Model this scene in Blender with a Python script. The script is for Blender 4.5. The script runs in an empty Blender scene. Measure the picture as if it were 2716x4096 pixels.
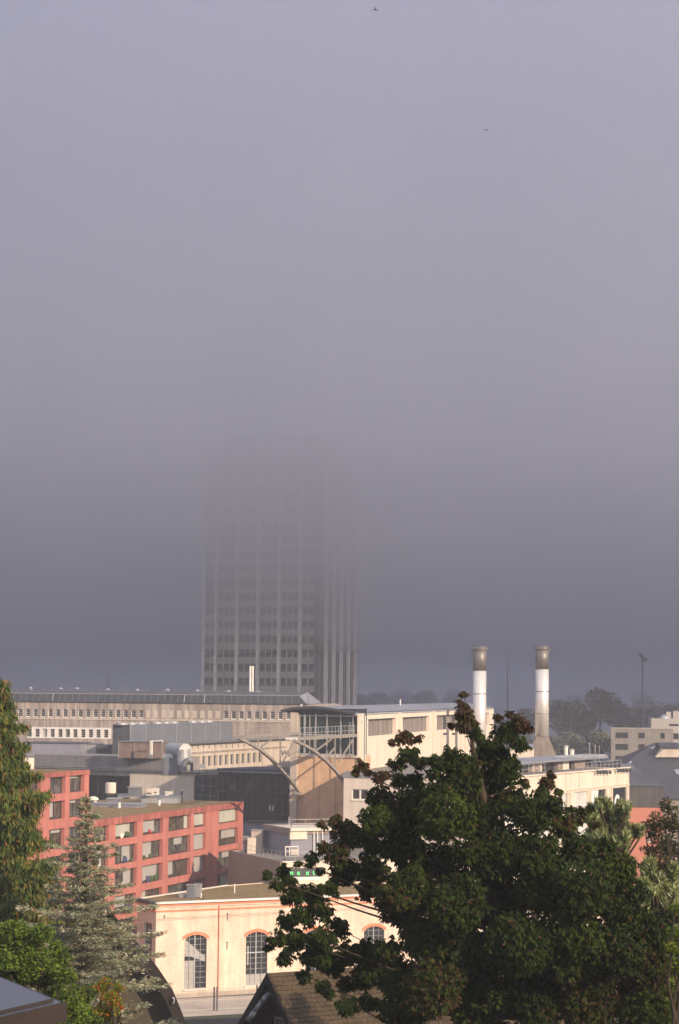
import bpy, math, random
import numpy as np
from mathutils import Vector, Matrix, noise
random.seed(7); rng = np.random.default_rng(7)
R = math.radians
sc = bpy.context.scene
COL = sc.collection
# ---------------------------------------------------------------- camera
LENS, H, HY, ROLL = 80.0, 32.0, 2760.0, 0.5
FP = 4096*LENS/36.0
cam_d = bpy.data.cameras.new('camera'); cam = bpy.data.objects.new('camera', cam_d); COL.objects.link(cam)
cam_d.sensor_fit = 'VERTICAL'; cam_d.sensor_height = 36.0; cam_d.sensor_width = 24.0; cam_d.lens = LENS
cam_d.clip_start = 0.5; cam_d.clip_end = 12000
PITCH = math.atan((HY-2048)/FP)
CM = Matrix.Translation((0, 0, H)) @ Matrix.Rotation(math.pi/2+PITCH, 4, 'X') @ Matrix.Rotation(R(ROLL), 4, 'Z')
cam.matrix_world = CM
sc.camera = cam
# ---------------------------------------------------------------- sun and sky
SUN_AZ, SUN_EL = R(43), R(21.5)        # azimuth measured from straight behind the camera towards the right
S = Vector((math.sin(SUN_AZ)*math.cos(SUN_EL), -math.cos(SUN_AZ)*math.cos(SUN_EL), math.sin(SUN_EL)))
sd = bpy.data.lights.new('sun', 'SUN'); sd.energy = 5.0; sd.angle = R(0.5); sd.color = (1.0, 0.79, 0.59)
so = bpy.data.objects.new('sun', sd); COL.objects.link(so)
so.rotation_euler = S.to_track_quat('Z', 'Y').to_euler()
w = bpy.data.worlds.new('World'); sc.world = w; w.use_nodes = True
nt = w.node_tree; N = nt.nodes; L = nt.links; N.clear()
sky = N.new('ShaderNodeTexSky'); sky.sky_type = 'NISHITA'; sky.sun_disc = False
sky.sun_elevation = SUN_EL; sky.sun_rotation = math.atan2(S.x, S.y)
tc = N.new('ShaderNodeTexCoord'); sx = N.new('ShaderNodeSeparateXYZ'); L.new(tc.outputs['Generated'], sx.inputs[0])
mr = N.new('ShaderNodeMapRange'); mr.inputs['From Min'].default_value = -0.05; mr.inputs['From Max'].default_value = 0.45
L.new(sx.outputs['Z'], mr.inputs['Value'])
cr = N.new('ShaderNodeValToRGB'); L.new(mr.outputs[0], cr.inputs[0])
FOGSKY = [(0.00, (.2, .19, .23)), (0.105, (.2, .19, .23)), (0.150, (.45, .43, .52)), (0.20, (1.5, 1.5, 1.75)), (0.30, (3.0, 3.0, 3.5)), (0.45, (3.95, 4.0, 4.65)), (0.75, (4.0, 4.2, 4.9)), (1.0, (4.0, 4.25, 5.1))]
while len(cr.color_ramp.elements) > 1: cr.color_ramp.elements.remove(cr.color_ramp.elements[-1])
for i, (p, c) in enumerate(FOGSKY):
    e = cr.color_ramp.elements[0] if i == 0 else cr.color_ramp.elements.new(p)
    e.position = p; e.color = tuple(v/6.0 for v in c)+(1,)
vm = N.new('ShaderNodeVectorMath'); vm.operation = 'SCALE'; vm.inputs['Scale'].default_value = 6.0
L.new(cr.outputs[0], vm.inputs[0])
mx = N.new('ShaderNodeMix'); mx.data_type = 'RGBA'; mx.inputs['Factor'].default_value = 0.96     # a veil of fog over the clear sky
L.new(sky.outputs[0], mx.inputs['A']); L.new(vm.outputs[0], mx.inputs['B'])
bg = N.new('ShaderNodeBackground'); bg.inputs['Strength'].default_value = 0.15
L.new(mx.outputs['Result'], bg.inputs[0])
ow = N.new('ShaderNodeOutputWorld'); L.new(bg.outputs[0], ow.inputs[0])
sc.view_settings.view_transform = 'Standard'; sc.view_settings.look = 'None'; sc.view_settings.exposure = 0.32; sc.view_settings.gamma = 1
cy = sc.cycles
cy.max_bounces = 16; cy.diffuse_bounces = 3; cy.glossy_bounces = 2; cy.transmission_bounces = 2; cy.volume_bounces = 16; cy.transparent_max_bounces = 12
cy.use_denoising = True; cy.use_adaptive_sampling = True; cy.adaptive_threshold = 0.015
# ---------------------------------------------------------------- pixel rays (pixels of the 2716 x 4096 photograph)
M3 = CM.to_3x3(); C0 = Vector((0, 0, H))
def ray(px, py): return (M3 @ Vector((px-1358, 2048-py, -FP))).normalized()
def P(px, py, Y):
    d = ray(px, py); return C0 + d*(Y/d.y)
def onz(px, py, z):
    d = ray(px, py); return C0 + d*((z-H)/d.z)
def proj(p):
    q = M3.transposed() @ (Vector(p)-C0); return (1358+FP*q.x/-q.z, 2048-FP*q.y/-q.z)
class Face:
    """vertical facade through a pixel at depth Y, running along azimuth ang (degrees from straight ahead to the right)"""
    def __init__(s, px, py, Y, ang, pt=None):
        p = P(px, py, Y) if pt is None else Vector(pt)
        s.A = Vector((p.x, p.y, 0)); s.zA = p.z; a = R(ang)
        s.d = Vector((math.sin(a), math.cos(a), 0)); s.n = Vector((math.cos(a), -math.sin(a), 0)); s.ang = ang
    def hit(s, px, py):
        r = ray(px, py); t = (s.A-C0).dot(s.n)/r.dot(s.n); q = C0+r*t
        return (q-s.A).dot(s.d), q.z
    def u(s, px, py=2900): return s.hit(px, py)[0]
    def z(s, px, py): return s.hit(px, py)[1]
    def pt(s, u, z, d=0): return s.A + s.d*u + s.n*d + Vector((0, 0, z))
# ---------------------------------------------------------------- materials
MATS = {}
def mat(name, rgb, rough=.85, metal=0.0, var=.18, scale=.5, bump=0.0, streak=0.0, fine=0.0, brick=None, rgb2=None, spec=.3, emit=None, trans=0.0):
    if name in MATS: return MATS[name]
    m = bpy.data.materials.new(name); m.use_nodes = True; nt = m.node_tree; N = nt.nodes; L = nt.links
    b = N['Principled BSDF']; b.inputs['Roughness'].default_value = rough; b.inputs['Metallic'].default_value = metal
    b.inputs['Specular IOR Level'].default_value = spec
    tc = N.new('ShaderNodeTexCoord')
    def nz(sc_, stretch=None, det=5):
        n = N.new('ShaderNodeTexNoise'); n.inputs['Scale'].default_value = sc_; n.inputs['Detail'].default_value = det; n.inputs['Roughness'].default_value = .6
        if stretch:
            mp = N.new('ShaderNodeMapping'); mp.inputs['Scale'].default_value = stretch; L.new(tc.outputs['Object'], mp.inputs[0]); L.new(mp.outputs[0], n.inputs['Vector'])
        else: L.new(tc.outputs['Object'], n.inputs['Vector'])
        return n
    def mul(col, fac_out, lo, hi, a=.3, bb=.7):
        r = N.new('ShaderNodeMapRange'); r.inputs['From Min'].default_value = a; r.inputs['From Max'].default_value = bb
        r.inputs['To Min'].default_value = lo; r.inputs['To Max'].default_value = hi; L.new(fac_out, r.inputs['Value'])
        v = N.new('ShaderNodeVectorMath'); v.operation = 'SCALE'; L.new(col, v.inputs[0]); L.new(r.outputs[0], v.inputs['Scale']); return v.outputs[0]
    if brick:
        bk = N.new('ShaderNodeTexBrick'); mp = N.new('ShaderNodeMapping'); mp.inputs['Rotation'].default_value = (R(90), 0, R(brick[3]))
        mp.vector_type = 'TEXTURE'
        L.new(tc.outputs['Object'], mp.inputs[0]); L.new(mp.outputs[0], bk.inputs[0])
        bk.inputs['Scale'].default_value = 1; bk.inputs['Brick Width'].default_value = brick[0]; bk.inputs['Row Height'].default_value = brick[1]; bk.inputs['Mortar Size'].default_value = brick[2]
        bk.inputs['Color1'].default_value = (*rgb, 1); bk.inputs['Color2'].default_value = (*(v*.86 for v in rgb), 1); bk.inputs['Mortar'].default_value = (*(rgb2 or [v*.7 for v in rgb]), 1)
        c = bk.outputs[0]
    elif rgb2:
        n = nz(scale*1.7); mxx = N.new('ShaderNodeMix'); mxx.data_type = 'RGBA'; mxx.inputs['A'].default_value = (*rgb, 1); mxx.inputs['B'].default_value = (*rgb2, 1)
        r = N.new('ShaderNodeMapRange'); r.inputs['From Min'].default_value = .4; r.inputs['From Max'].default_value = .6; L.new(n.outputs['Fac'], r.inputs['Value']); L.new(r.outputs[0], mxx.inputs['Factor']); c = mxx.outputs['Result']
    else:
        rg = N.new('ShaderNodeRGB'); rg.outputs[0].default_value = (*rgb, 1); c = rg.outputs[0]
    if var: c = mul(c, nz(scale).outputs['Fac'], 1-var, 1+var*.6)
    if streak: c = mul(c, nz(1.0, (1.3, 1.3, .12), 3).outputs['Fac'], 1-streak, 1+streak*.25, .42, .6)
    if fine: c = mul(c, nz(9.0, None, 2).outputs['Fac'], 1-fine, 1+fine, .3, .7)
    L.new(c, b.inputs['Base Color'])
    if bump:
        bp = N.new('ShaderNodeBump'); bp.inputs['Strength'].default_value = bump; bp.inputs['Distance'].default_value = .05; L.new(nz(6).outputs['Fac'], bp.inputs['Height']); L.new(bp.outputs[0], b.inputs['Normal'])
    if emit: b.inputs['Emission Color'].default_value = (*emit[:3], 1); b.inputs['Emission Strength'].default_value = emit[3]
    if trans:
        t = N.new('ShaderNodeBsdfTranslucent'); L.new(c, t.inputs[0]); ms = N.new('ShaderNodeMixShader'); ms.inputs[0].default_value = trans
        L.new(b.outputs[0], ms.inputs[1]); L.new(t.outputs[0], ms.inputs[2]); L.new(ms.outputs[0], N['Material Output'].inputs[0])
    MATS[name] = m; return m
# ---------------------------------------------------------------- mesh builder
class MB:
    def __init__(s): s.v = []; s.f = []; s.mi = []; s.m = []; s.cur = None
    def use(s, m): s.cur = m; return s
    def _mi(s):
        if s.cur not in s.m: s.m.append(s.cur)
        return s.m.index(s.cur)
    def poly(s, pts):
        k = len(s.v); s.v += [tuple(p) for p in pts]; s.f.append(tuple(range(k, k+len(pts)))); s.mi.append(s._mi() if s.cur else 0)
    def box8(s, p):   # p: 8 points, bottom 4 ccw then top 4
        for q in ((3, 2, 1, 0), (4, 5, 6, 7), (0, 1, 5, 4), (1, 2, 6, 5), (2, 3, 7, 6), (3, 0, 4, 7)): s.poly([p[i] for i in q])
    def box(s, o, a, b, c):
        o, a, b, c = map(Vector, (o, a, b, c)); s.box8([o, o+a, o+a+b, o+b, o+c, o+a+c, o+a+b+c, o+b+c])
    def fbox(s, F, u0, u1, z0, z1, d0, d1):
        u0, u1 = min(u0, u1), max(u0, u1); z0, z1 = min(z0, z1), max(z0, z1); d0, d1 = min(d0, d1), max(d0, d1)
        s.box8([F.pt(u0, z0, d1), F.pt(u1, z0, d1), F.pt(u1, z0, d0), F.pt(u0, z0, d0), F.pt(u0, z1, d1), F.pt(u1, z1, d1), F.pt(u1, z1, d0), F.pt(u0, z1, d0)])
    def prism(s, pts, z0, z1, top=True, bottom=True):
        n = len(pts)
        for i in range(n):
            a, b = pts[i], pts[(i+1) % n]; s.poly([(a[0], a[1], z0), (b[0], b[1], z0), (b[0], b[1], z1), (a[0], a[1], z1)])
        if top: s.poly([(p[0], p[1], z1) for p in pts])
        if bottom: s.poly([(p[0], p[1], z0) for p in pts[::-1]])
    def tube(s, p, q, r, n=8, r2=None, cap=True):
        p = Vector(p); q = Vector(q); d = (q-p).normalized(); a = d.orthogonal().normalized(); b = d.cross(a); r2 = r if r2 is None else r2
        k = len(s.v); mi = s._mi() if s.cur else 0
        for c, rr in ((p, r), (q, r2)):
            for i in range(n):
                t = 2*math.pi*i/n; s.v.append(tuple(c+(a*math.cos(t)+b*math.sin(t))*rr))
        for i in range(n):
            j = (i+1) % n; s.f.append((k+i, k+j, k+n+j, k+n+i)); s.mi.append(mi)
        if cap: s.f.append(tuple(range(k+n-1, k-1, -1))); s.mi.append(mi); s.f.append(tuple(range(k+n, k+2*n))); s.mi.append(mi)
    def bar(s, p, q, w, h=None):    # rectangular bar, h vertical-ish
        p = Vector(p); q = Vector(q); h = w if h is None else h; d = (q-p).normalized()
        a = d.cross(Vector((0, 0, 1)))
        a = Vector((1, 0, 0)) if a.length < 1e-3 else a.normalized()
        b = a.cross(d).normalized()
        s.box8([p-a*w/2-b*h/2, p+a*w/2-b*h/2, q+a*w/2-b*h/2, q-a*w/2-b*h/2, p-a*w/2+b*h/2, p+a*w/2+b*h/2, q+a*w/2+b*h/2, q-a*w/2+b*h/2])
    def lathe(s, c, prof, n=24):
        c = Vector(c); k = len(s.v); mi = s._mi() if s.cur else 0
        for r, z in prof:
            for i in range(n):
                t = 2*math.pi*i/n; s.v.append((c.x+r*math.cos(t), c.y+r*math.sin(t), c.z+z))
        for j in range(len(prof)-1):
            for i in range(n):
                i2 = (i+1) % n; s.f.append((k+j*n+i, k+j*n+i2, k+(j+1)*n+i2, k+(j+1)*n+i)); s.mi.append(mi)
        s.f.append(tuple(range(k+n-1, k-1, -1))); s.mi.append(mi); m_ = k+(len(prof)-1)*n; s.f.append(tuple(range(m_, m_+n))); s.mi.append(mi)
    def build(s, name, parent=None, label=None, smooth=False, m=None, loc=None):
        me = bpy.data.meshes.new(name)
        o = bpy.data.objects.new(name, me); COL.objects.link(o)
        off = Vector(loc) if loc is not None else Vector((0, 0, 0))
        if parent is not None:
            o.parent = parent; q = parent; off = Vector((0, 0, 0))
            while q: off = off+q.location; q = q.parent
        else: o.location = off
        me.from_pydata([(a-off.x, b-off.y, c-off.z) for a, b, c in s.v], [], s.f)
        ml = s.m if s.m else [m]
        if m is not None and not s.m: ml = [m]
        for x in ml: me.materials.append(MATS[x] if isinstance(x, str) else x)
        if s.m: me.polygons.foreach_set('material_index', s.mi)
        if smooth: me.polygons.foreach_set('use_smooth', [True]*len(s.f))
        me.update()
        if label: o['label'] = label
        return o
def tag(o, label=None, cat=None, group=None, kind=None):
    for k, v in (('label', label), ('category', cat), ('group', group), ('kind', kind)):
        if v: o[k] = v
    return o
def thing(name, loc, label, cat, group=None):
    o = bpy.data.objects.new(name, None); COL.objects.link(o); o.location = loc; o.empty_display_size = .2
    return tag(o, label, cat, group)
def body(mb, F, L_, D, z0, z1, roof=True, front=True, zpar=0):
    """box building behind a facade; the roof may sit below a parapet"""
    c = [F.pt(0, z0), F.pt(L_, z0), F.pt(L_, z0, -D), F.pt(0, z0, -D)]; t = [Vector((p.x, p.y, z1)) for p in c]
    if front: mb.poly([c[0], c[1], t[1], t[0]])
    mb.poly([c[1], c[2], t[2], t[1]]); mb.poly([c[2], c[3], t[3], t[2]]); mb.poly([c[3], c[0], t[0], t[3]])
def rooftop(F, L_, D, z, u0=0, d0=0):
    return [F.pt(u0, z, d0), F.pt(u0+L_, z, d0), F.pt(u0+L_, z, d0-D), F.pt(u0, z, d0-D)]
def holewall(mb, F, u0, u1, z0, z1, holes, t=.35, reveal=None):
    us = sorted({round(x, 4) for h in holes for x in h[:2]} | {u0, u1}); zs = sorted({round(x, 4) for h in holes for x in h[2:4]} | {z0, z1})
    cur = mb.cur
    for i in range(len(us)-1):
        for j in range(len(zs)-1):
            a, b, c, d = us[i], us[i+1], zs[j], zs[j+1]
            if b-a < 1e-4 or d-c < 1e-4: continue
            m_, n_ = (a+b)/2, (c+d)/2
            if any(h[0] < m_ < h[1] and h[2] < n_ < h[3] for h in holes): continue
            mb.poly([F.pt(a, c), F.pt(b, c), F.pt(b, d), F.pt(a, d)])
    if reveal: mb.use(reveal)
    for h in holes:
        a, b, c, d = h[:4]
        mb.poly([F.pt(a, c), F.pt(a, c, -t), F.pt(a, d, -t), F.pt(a, d)]); mb.poly([F.pt(b, c, -t), F.pt(b, c), F.pt(b, d), F.pt(b, d, -t)])
        mb.poly([F.pt(a, c), F.pt(b, c), F.pt(b, c, -t), F.pt(a, c, -t)]); mb.poly([F.pt(a, d, -t), F.pt(b, d, -t), F.pt(b, d), F.pt(a, d)])
    mb.use(cur)
def window(F, a, b, c, d, parent, nx, nz, depth, frame='white_paint', glass='glass_dark', bar=.07, sill=None, label=None, name='window', pane='pane'):
    """frame with glazing bars (the window) and its pane as a child, set into a hole"""
    mb = MB().use(frame); f = bar
    mb.fbox(F, a, a+f, c, d, -depth, -depth+.08); mb.fbox(F, b-f, b, c, d, -depth, -depth+.08)
    mb.fbox(F, a+f, b-f, c, c+f, -depth, -depth+.078); mb.fbox(F, a+f, b-f, d-f, d, -depth, -depth+.078)
    for i in range(1, nx):
        u = a+(b-a)*i/nx; mb.fbox(F, u-f*.4, u+f*.4, c+f, d-f, -depth, -depth+.06)
    for j in range(1, nz):
        z = c+(d-c)*j/nz; mb.fbox(F, a+f, b-f, z-f*.4, z+f*.4, -depth, -depth+.05)
    if sill: mb.use(sill); mb.fbox(F, a-.06, b+.06, c-.14, c-.004, -.06, .1)
    o = mb.build(name, parent, label)
    g = MB().use(glass); g.fbox(F, a-.03, b+.03, c-.03, d+.03, -depth-.06, -depth-.004); g.build(pane, o)
    return o
def railing(mb, pts, h=1.0, step=1.5, r=.03, mids=1):
    for i in range(len(pts)-1):
        a, b = Vector(pts[i]), Vector(pts[i+1]); n = max(1, int((b-a).length/step))
        for k in range(n+1):
            p = a.lerp(b, k/n); mb.bar(p, p+Vector((0, 0, h)), r*1.6)
        for m_ in range(mids+1):
            z = Vector((0, 0, h*(m_+1)/(mids+1))); mb.bar(a+z, b+z, r*1.5, r*1.5)
# palette
mat('white_paint', (.72, .68, .62), .6)
mat('glass_dark', (.03, .033, .035), .12, spec=.6, var=.4, scale=.3)
mat('glass_black', (.012, .014, .016), .1, spec=.5, var=.4, scale=.2)
mat('glass_green', (.02, .032, .03), .08, spec=.6, var=.4, scale=.25)
mat('blind_grey', (.34, .33, .31), .8, var=.1)
mat('concrete_tower', (.56, .54, .53), .85, streak=.15)
mat('concrete_spandrel', (.27, .26, .255), .85, streak=.1)
mat('concrete_tower_dark', (.08, .078, .08), .85)
mat('plaster_shed', (.36, .30, .26), .9, streak=.35, var=.2, scale=.15)
mat('plaster_cream', (.52, .44, .36), .9, streak=.14, var=.1, scale=.2)
mat('plaster_white', (.66, .575, .48), .9, streak=.10, var=.08, scale=.25)
mat('plaster_bright', (.68, .58, .47), .9, streak=.08, var=.08)
mat('steel_grey', (.20, .21, .23), .55, metal=.3, var=.2, streak=.1)
mat('steel_light', (.42, .42, .42), .45, metal=.4, var=.2)
mat('steel_dark', (.06, .06, .065), .6, metal=.2)
mat('zinc_roof', (.30, .31, .35), .5, metal=.4, var=.15, streak=.1)
mat('roof_dark', (.075, .08, .095), .8, var=.25)
mat('roof_gravel', (.20, .18, .16), .95, var=.3, scale=1.5, fine=.2)
mat('roof_moss', (.27, .17, .07), .95, var=.4, scale=1.2, fine=.35, rgb2=(.17, .13, .05), bump=.3)
mat('plant_blue', (.145, .16, .19), .6, metal=.1, var=.12, streak=.08)
mat('plant_blue_dark', (.07, .078, .09), .7, var=.15, streak=.15)
mat('pink_render', (.44, .16, .128), .9, streak=.12, var=.12, scale=.3)
mat('pink_fascia', (.37, .12, .095), .9, streak=.3, var=.2, scale=.6)
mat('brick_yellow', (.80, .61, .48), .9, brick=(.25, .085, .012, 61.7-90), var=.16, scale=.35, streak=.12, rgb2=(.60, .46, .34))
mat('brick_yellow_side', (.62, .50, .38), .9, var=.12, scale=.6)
mat('brick_orange', (.62, .22, .12), .9, var=.12, scale=2)
mat('brick_tan', (.54, .355, .22), .95, var=.2, scale=.8, fine=.18)
mat('bluegrey', (.22, .22, .26), .8, var=.15)
mat('black_void', (.008, .008, .008), .9, var=0)
# ---------------------------------------------------------------- ground
def gz(x, y):
    def ss(a, b, t): t = max(0, min(1, (t-a)/(b-a))); return t*t*(3-2*t)
    z = 20*(1-ss(20, 175, y))
    if y < 20: z += (20-y)*.10
    z += 9*ss(520, 900, y)+16*ss(1200, 2600, y)
    return z
def ground():
    ys = list(np.arange(-300, 300, 10))+list(np.arange(300, 1000, 50))+[1000, 1200, 1500, 2000, 2600, 3500, 5000, 9000]
    xs = [-3000, -1200, -500, -250, -120, -60, -30, -15, 0, 15, 30, 60, 120, 250, 500, 1200, 3000]
    mb = MB(); mb.v = [(x, y, gz(x, y)) for y in ys for x in xs]; n = len(xs)
    mb.f = [(j*n+i, j*n+i+1, (j+1)*n+i+1, (j+1)*n+i) for j in range(len(ys)-1) for i in range(n-1)]
    mat('ground_mix', (.045, .06, .025), .95, rgb2=(.09, .085, .075), scale=.05, var=.3)
    tag(mb.build('ground', m='ground_mix'), kind='structure')
ground()
mat('gravel_yard', (.42, .36, .29), .95, var=.2, scale=.5, fine=.15)
# ---------------------------------------------------------------- office tower in the fog
def tower():
    F = Face(1264, 2790, 575, 110)      # front: corner at the right, running left is u<0
    uL = F.u(809, 2790)
    W = -uL; D = 31.0; top = 97.0; fh = 3.61
    G = Face(0, 0, 0, 20, pt=F.pt(0, 0))
    t = thing('office_tower', F.pt(uL/2, 0, -D/2), 'tall grey ribbed office tower fading upwards into the fog', 'tower')
    mb = MB().use('concrete_tower_dark'); body(mb, Face(0, 0, 0, 110, pt=F.pt(uL, 0)), W, D, 0, top); mb.poly(rooftop(Face(0, 0, 0, 110, pt=F.pt(uL, 0)), W, D, top))
    mb.build('wall', t)
    ribs = [F.u(x, 2700) for x in (864.5, 948, 1032.5, 1117, 1201)]
    zr = F.z(1000, 2796-12)
    # spandrels (one per floor line) as horizontal bands
    zw0 = F.z(1200, 2744)        # sill of the lowest visible row (bottom of glass)
    k0 = int(zw0/fh); zb = zw0-k0*fh
    sp = MB().use('concrete_spandrel')
    nfl = int((top-3-zb)/fh)
    zt = [zb+i*fh for i in range(nfl+1)]
    edges = [uL]+ribs+[F.u(1258, 2700)]
    for i in range(nfl+1):
        z0 = zt[i]-(fh-1.95); sp.fbox(F, uL+.3, edges[-1], max(.1, z0), zt[i], 0, .28)
    sp.build('spandrel', t)
    for j, u in enumerate(ribs+[uL+.35]):
        MB_ = MB().use('concrete_tower'); MB_.fbox(F, u-.37, u+.37, 0, top+.5, .1, 1.0); MB_.build('rib', t)
    rest = MB().use('glass_black'); rest.use('concrete_tower_dark')
    for i in range(nfl):
        for b in range(len(edges)-1):
            a, c = edges[b]+(.37 if b else .7), edges[b+1]-(.37 if b < len(edges)-2 else 0)
            nwin = 3 if 0 < b < len(edges)-2 else 2
            w_ = MB()
            z0, z1 = zt[i]+.02, zt[i]+1.93
            w_.use('glass_black'); w_.fbox(F, a, c, z0, z1, .02, .1)
            w_.use('concrete_spandrel')
            for k in range(nwin+1):
                u = a+(c-a)*k/nwin; w_.fbox(F, u-.16, u+.16, z0, z1, .1, .24)
            w_.use('steel_grey'); w_.fbox(F, a, c, z0+.28, z0+.36, .1, .16)
            vis = 7 <= i < 20
            if vis: w_.build('window', t)
            else:
                k = len(rest.v); rest.v += w_.v; rest.f += [tuple(q+k for q in f) for f in w_.f]
                for q in w_.m:
                    if q not in rest.m: rest.m.append(q)
                rest.mi += [rest.m.index(w_.m[q]) for q in w_.mi]
    o = rest.build('window', t); o['kind'] = 'stuff'
    # right flank with deep vertical fins
    cm = MB().use('concrete_tower_dark'); cm.fbox(F, F.u(1258, 2700), F.u(1264, 2700), 0, top, .02, .4); cm.build('corner_strip', t)
    for x in (1301, 1332, 1362, 1391, 1418):
        u = G.u(x, 2700); f = MB().use('concrete_tower'); f.fbox(G, u-1.35, u+1.35, 0, top+.5, .02, .22); f.build('fin', t)
    for x in (1277, 1317, 1347, 1377, 1405):
        u = G.u(x, 2700); f = MB().use('steel_grey'); f.fbox(G, u-.3, u+.3, 0, top, .02, .12); f.build('mullion', t)
tower()
# ---------------------------------------------------------------- long factory block
def longshed():
    A = P(-30, 2803, 437); B = P(1230, 2824, 425); ang = math.degrees(math.atan2(B.x-A.x, B.y-A.y))
    F = Face(0, 0, 0, ang, pt=(A.x, A.y, 0)); Lw = (Vector((B.x, B.y))-Vector((A.x, A.y))).length
    zt = F.z(600, 2811)
    t = thing('factory_block', F.pt(Lw/2, 0, -15), 'long weathered plaster factory with two rows of small windows under a dark glazed roof band', 'factory')
    rows = []
    zA, zB = F.z(330, 2838), F.z(330, 2868)
    xs1 = [40, 66, 78+2+1, 111.5, 141.5, 171.5, 201.3, 231.2, 261.2, 291.5, 321.5, 351.5, 381.2, 411.5, 441.5, 472, 502.3, 533.5, 563.5]
    xs1 = [51, 81]+xs1[3:]
    xs2 = [903.6, 934, 965, 996, 1027, 1058, 1090, 1121.5, 1153.5]
    holes1 = []; hw = .42
    for x in xs1+xs2:
        u = F.u(x, 2853); holes1.append((u-hw, u+hw, zA if zA < zB else zB, max(zA, zB)))
    xs3 = [118, 149.5, 180, 210, 241, 271, 301, 332.5, 363, 393, 424]
    zC, zD = F.z(280, 2949), F.z(280, 2917)
    holes2 = []
    for x in xs3: u = F.u(x, 2932); holes2.append((u-.44, u+.44, zC, zD))
    mb = MB().use('plaster_shed'); holewall(mb, F, 0, Lw, 0, zt, holes1+holes2, .3)
    body(mb, F, Lw, 32, 0, zt, front=False); mb.build('wall', t)
    for h in holes1: window(F, *h, t, 1, 4, .22, bar=.05, sill='white_paint')
    for h in holes2: window(F, *h, t, 1, 4, .22, bar=.05, glass='glass_dark' if random.random() < .6 else 'blind_grey')
    # white surround of the lower row
    wb = MB().use('white_paint'); u0, u1 = F.u(107, 2932), F.u(445, 2932)
    wb.fbox(F, u0, u1, zD+.02, zD+.35, .01, .07); wb.fbox(F, u0, u1, zC-.22, zC-.02, .01, .07)
    us = [u0]+[v for h in holes2 for v in (h[0], h[1])]+[u1]
    for i in range(0, len(us), 2): wb.fbox(F, us[i], us[i+1], zC-.02, zD+.02, .01, .065)
    wb.build('window_surround', t)
    # bricked-up openings
    x0 = 585.0
    for i in range(10):
        x = 592+i*31; u = F.u(x, 2853); b = MB().use('plaster_cream'); b.fbox(F, u-.42, u+.42, min(zA, zB), max(zA, zB), .0, .05); b.build('blank_panel', t)
    sc_ = MB().use('plaster_cream'); zz = F.z(330, 2873); sc_.fbox(F, 0, Lw, zz-.28, zz, 0, .12); sc_.build('string_course', t)
    co = MB().use('steel_dark'); co.fbox(F, -.2, Lw+.2, zt, zt+.12, -.6, .3); co.build('gutter', t)
    # sloping glazed band and roof
    z1 = F.z(600, 2778); gl = MB().use('glass_dark')
    p = lambda u, z, d: F.pt(u, z, d)
    Lr = F.u(1190, 2800)
    gl.poly([p(0, zt+.1, -.8), p(Lr+1.5, zt+.1, -.8), p(Lr, z1, -1.5), p(0, z1, -1.5)])
    gl.use('steel_light'); gl.bar(p(0, z1+.03, -1.5), p(Lr, z1+.03, -1.5), .12, .1)
    n = 46
    for i in range(n+1):
        u = Lr*i/n; w_ = .05 if i not in (9, 29, 32) else .14; gl.use('steel_light' if w_ > .1 else 'steel_grey'); gl.bar(p(u, zt+.13, -.78), p(u, z1+.03, -1.48), w_, .06)
    gl.build('roof_glazing', t)
    rf = MB().use('roof_dark'); zr = z1+.7
    rf.poly([p(0, z1, -1.5), p(Lr, z1, -1.5), p(Lr-.2, zr, -10), p(0, zr, -10)])
    rf.poly([p(0, zr, -10), p(Lr-.2, zr, -10), p(Lr+.5, zt, -20), p(0, zt, -20)])
    rf.use('zinc_roof'); rf.poly([p(Lr+1.45, zt+.1, -.8), p(Lr+2.4, zt+.1, -.8), p(Lr-.2, zr, -10), p(Lr, z1, -1.5)])
    rf.poly([p(Lr+2.4, zt+.1, -.8), p(Lr+.5, zt+.1, -20), p(Lr-.2, zr, -10)])
    rf.build('roof', t)
    for x, y in ((123, 2751), (242, 2752), (308, 2752), (431, 2756), (549, 2758), (671, 2758), (790, 2761), (914, 2763), (1034, 2765)):
        q = P(x, y+2, 444); v = MB().use('steel_light'); v.lathe((q.x, q.y, q.z), [(.1, -.8), (.1, -.05), (.5, -.05), (.42, .1), (.12, .22)], 12); v.build('roof_vent', t)
    q = P(1005, 2765, 446); zt2 = P(1005, 2664, 446).z
    for dx in (-.24, .24):
        f = MB().use('white_paint'); f.tube((q.x+dx, q.y, q.z-1), (q.x+dx, q.y, zt2), .2, 12); f.build('flue', t)
    q = P(1245, 2782, 440); f = MB().use('white_paint')
    return F, zt
longshed()
# ---------------------------------------------------------------- cream hall, cooling plant, roof machinery
def V2(p): return (p.x, p.y)
def simple_roof(mb, pts, z): mb.poly([(p[0], p[1], z) for p in pts])
def text_on(F, s, u, z, size, m, parent, name='lettering', d=.06, ext=.02, label=None, spacing=1.0, wide=1.0):
    c = bpy.data.curves.new(name, 'FONT'); c.body = s; c.size = size; c.extrude = ext; c.space_character = spacing; c.materials.append(MATS[m])
    o = bpy.data.objects.new(name, c); COL.objects.link(o)
    M = Matrix.Identity(4)
    for i, v in enumerate((F.d*wide, Vector((0, 0, 1)), F.n)):
        for r in range(3): M[r][i] = v[r]
    p = F.pt(u, z, d); M.translation = p; off = Vector((0, 0, 0))
    if parent:
        o.parent = parent; q = parent; off = Vector((0, 0, 0))
        while q: off = off+q.location; q = q.parent
        M.translation = p-off
    bpy.context.view_layer.update()
    me = bpy.data.meshes.new_from_object(o.evaluated_get(bpy.context.evaluated_depsgraph_get())); par = o.parent; bpy.data.objects.remove(o); bpy.data.curves.remove(c)
    me.transform(M); me.name = name; o = bpy.data.objects.new(name, me); COL.objects.link(o); o.parent = par
    if label: o['label'] = label
    return o
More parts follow.
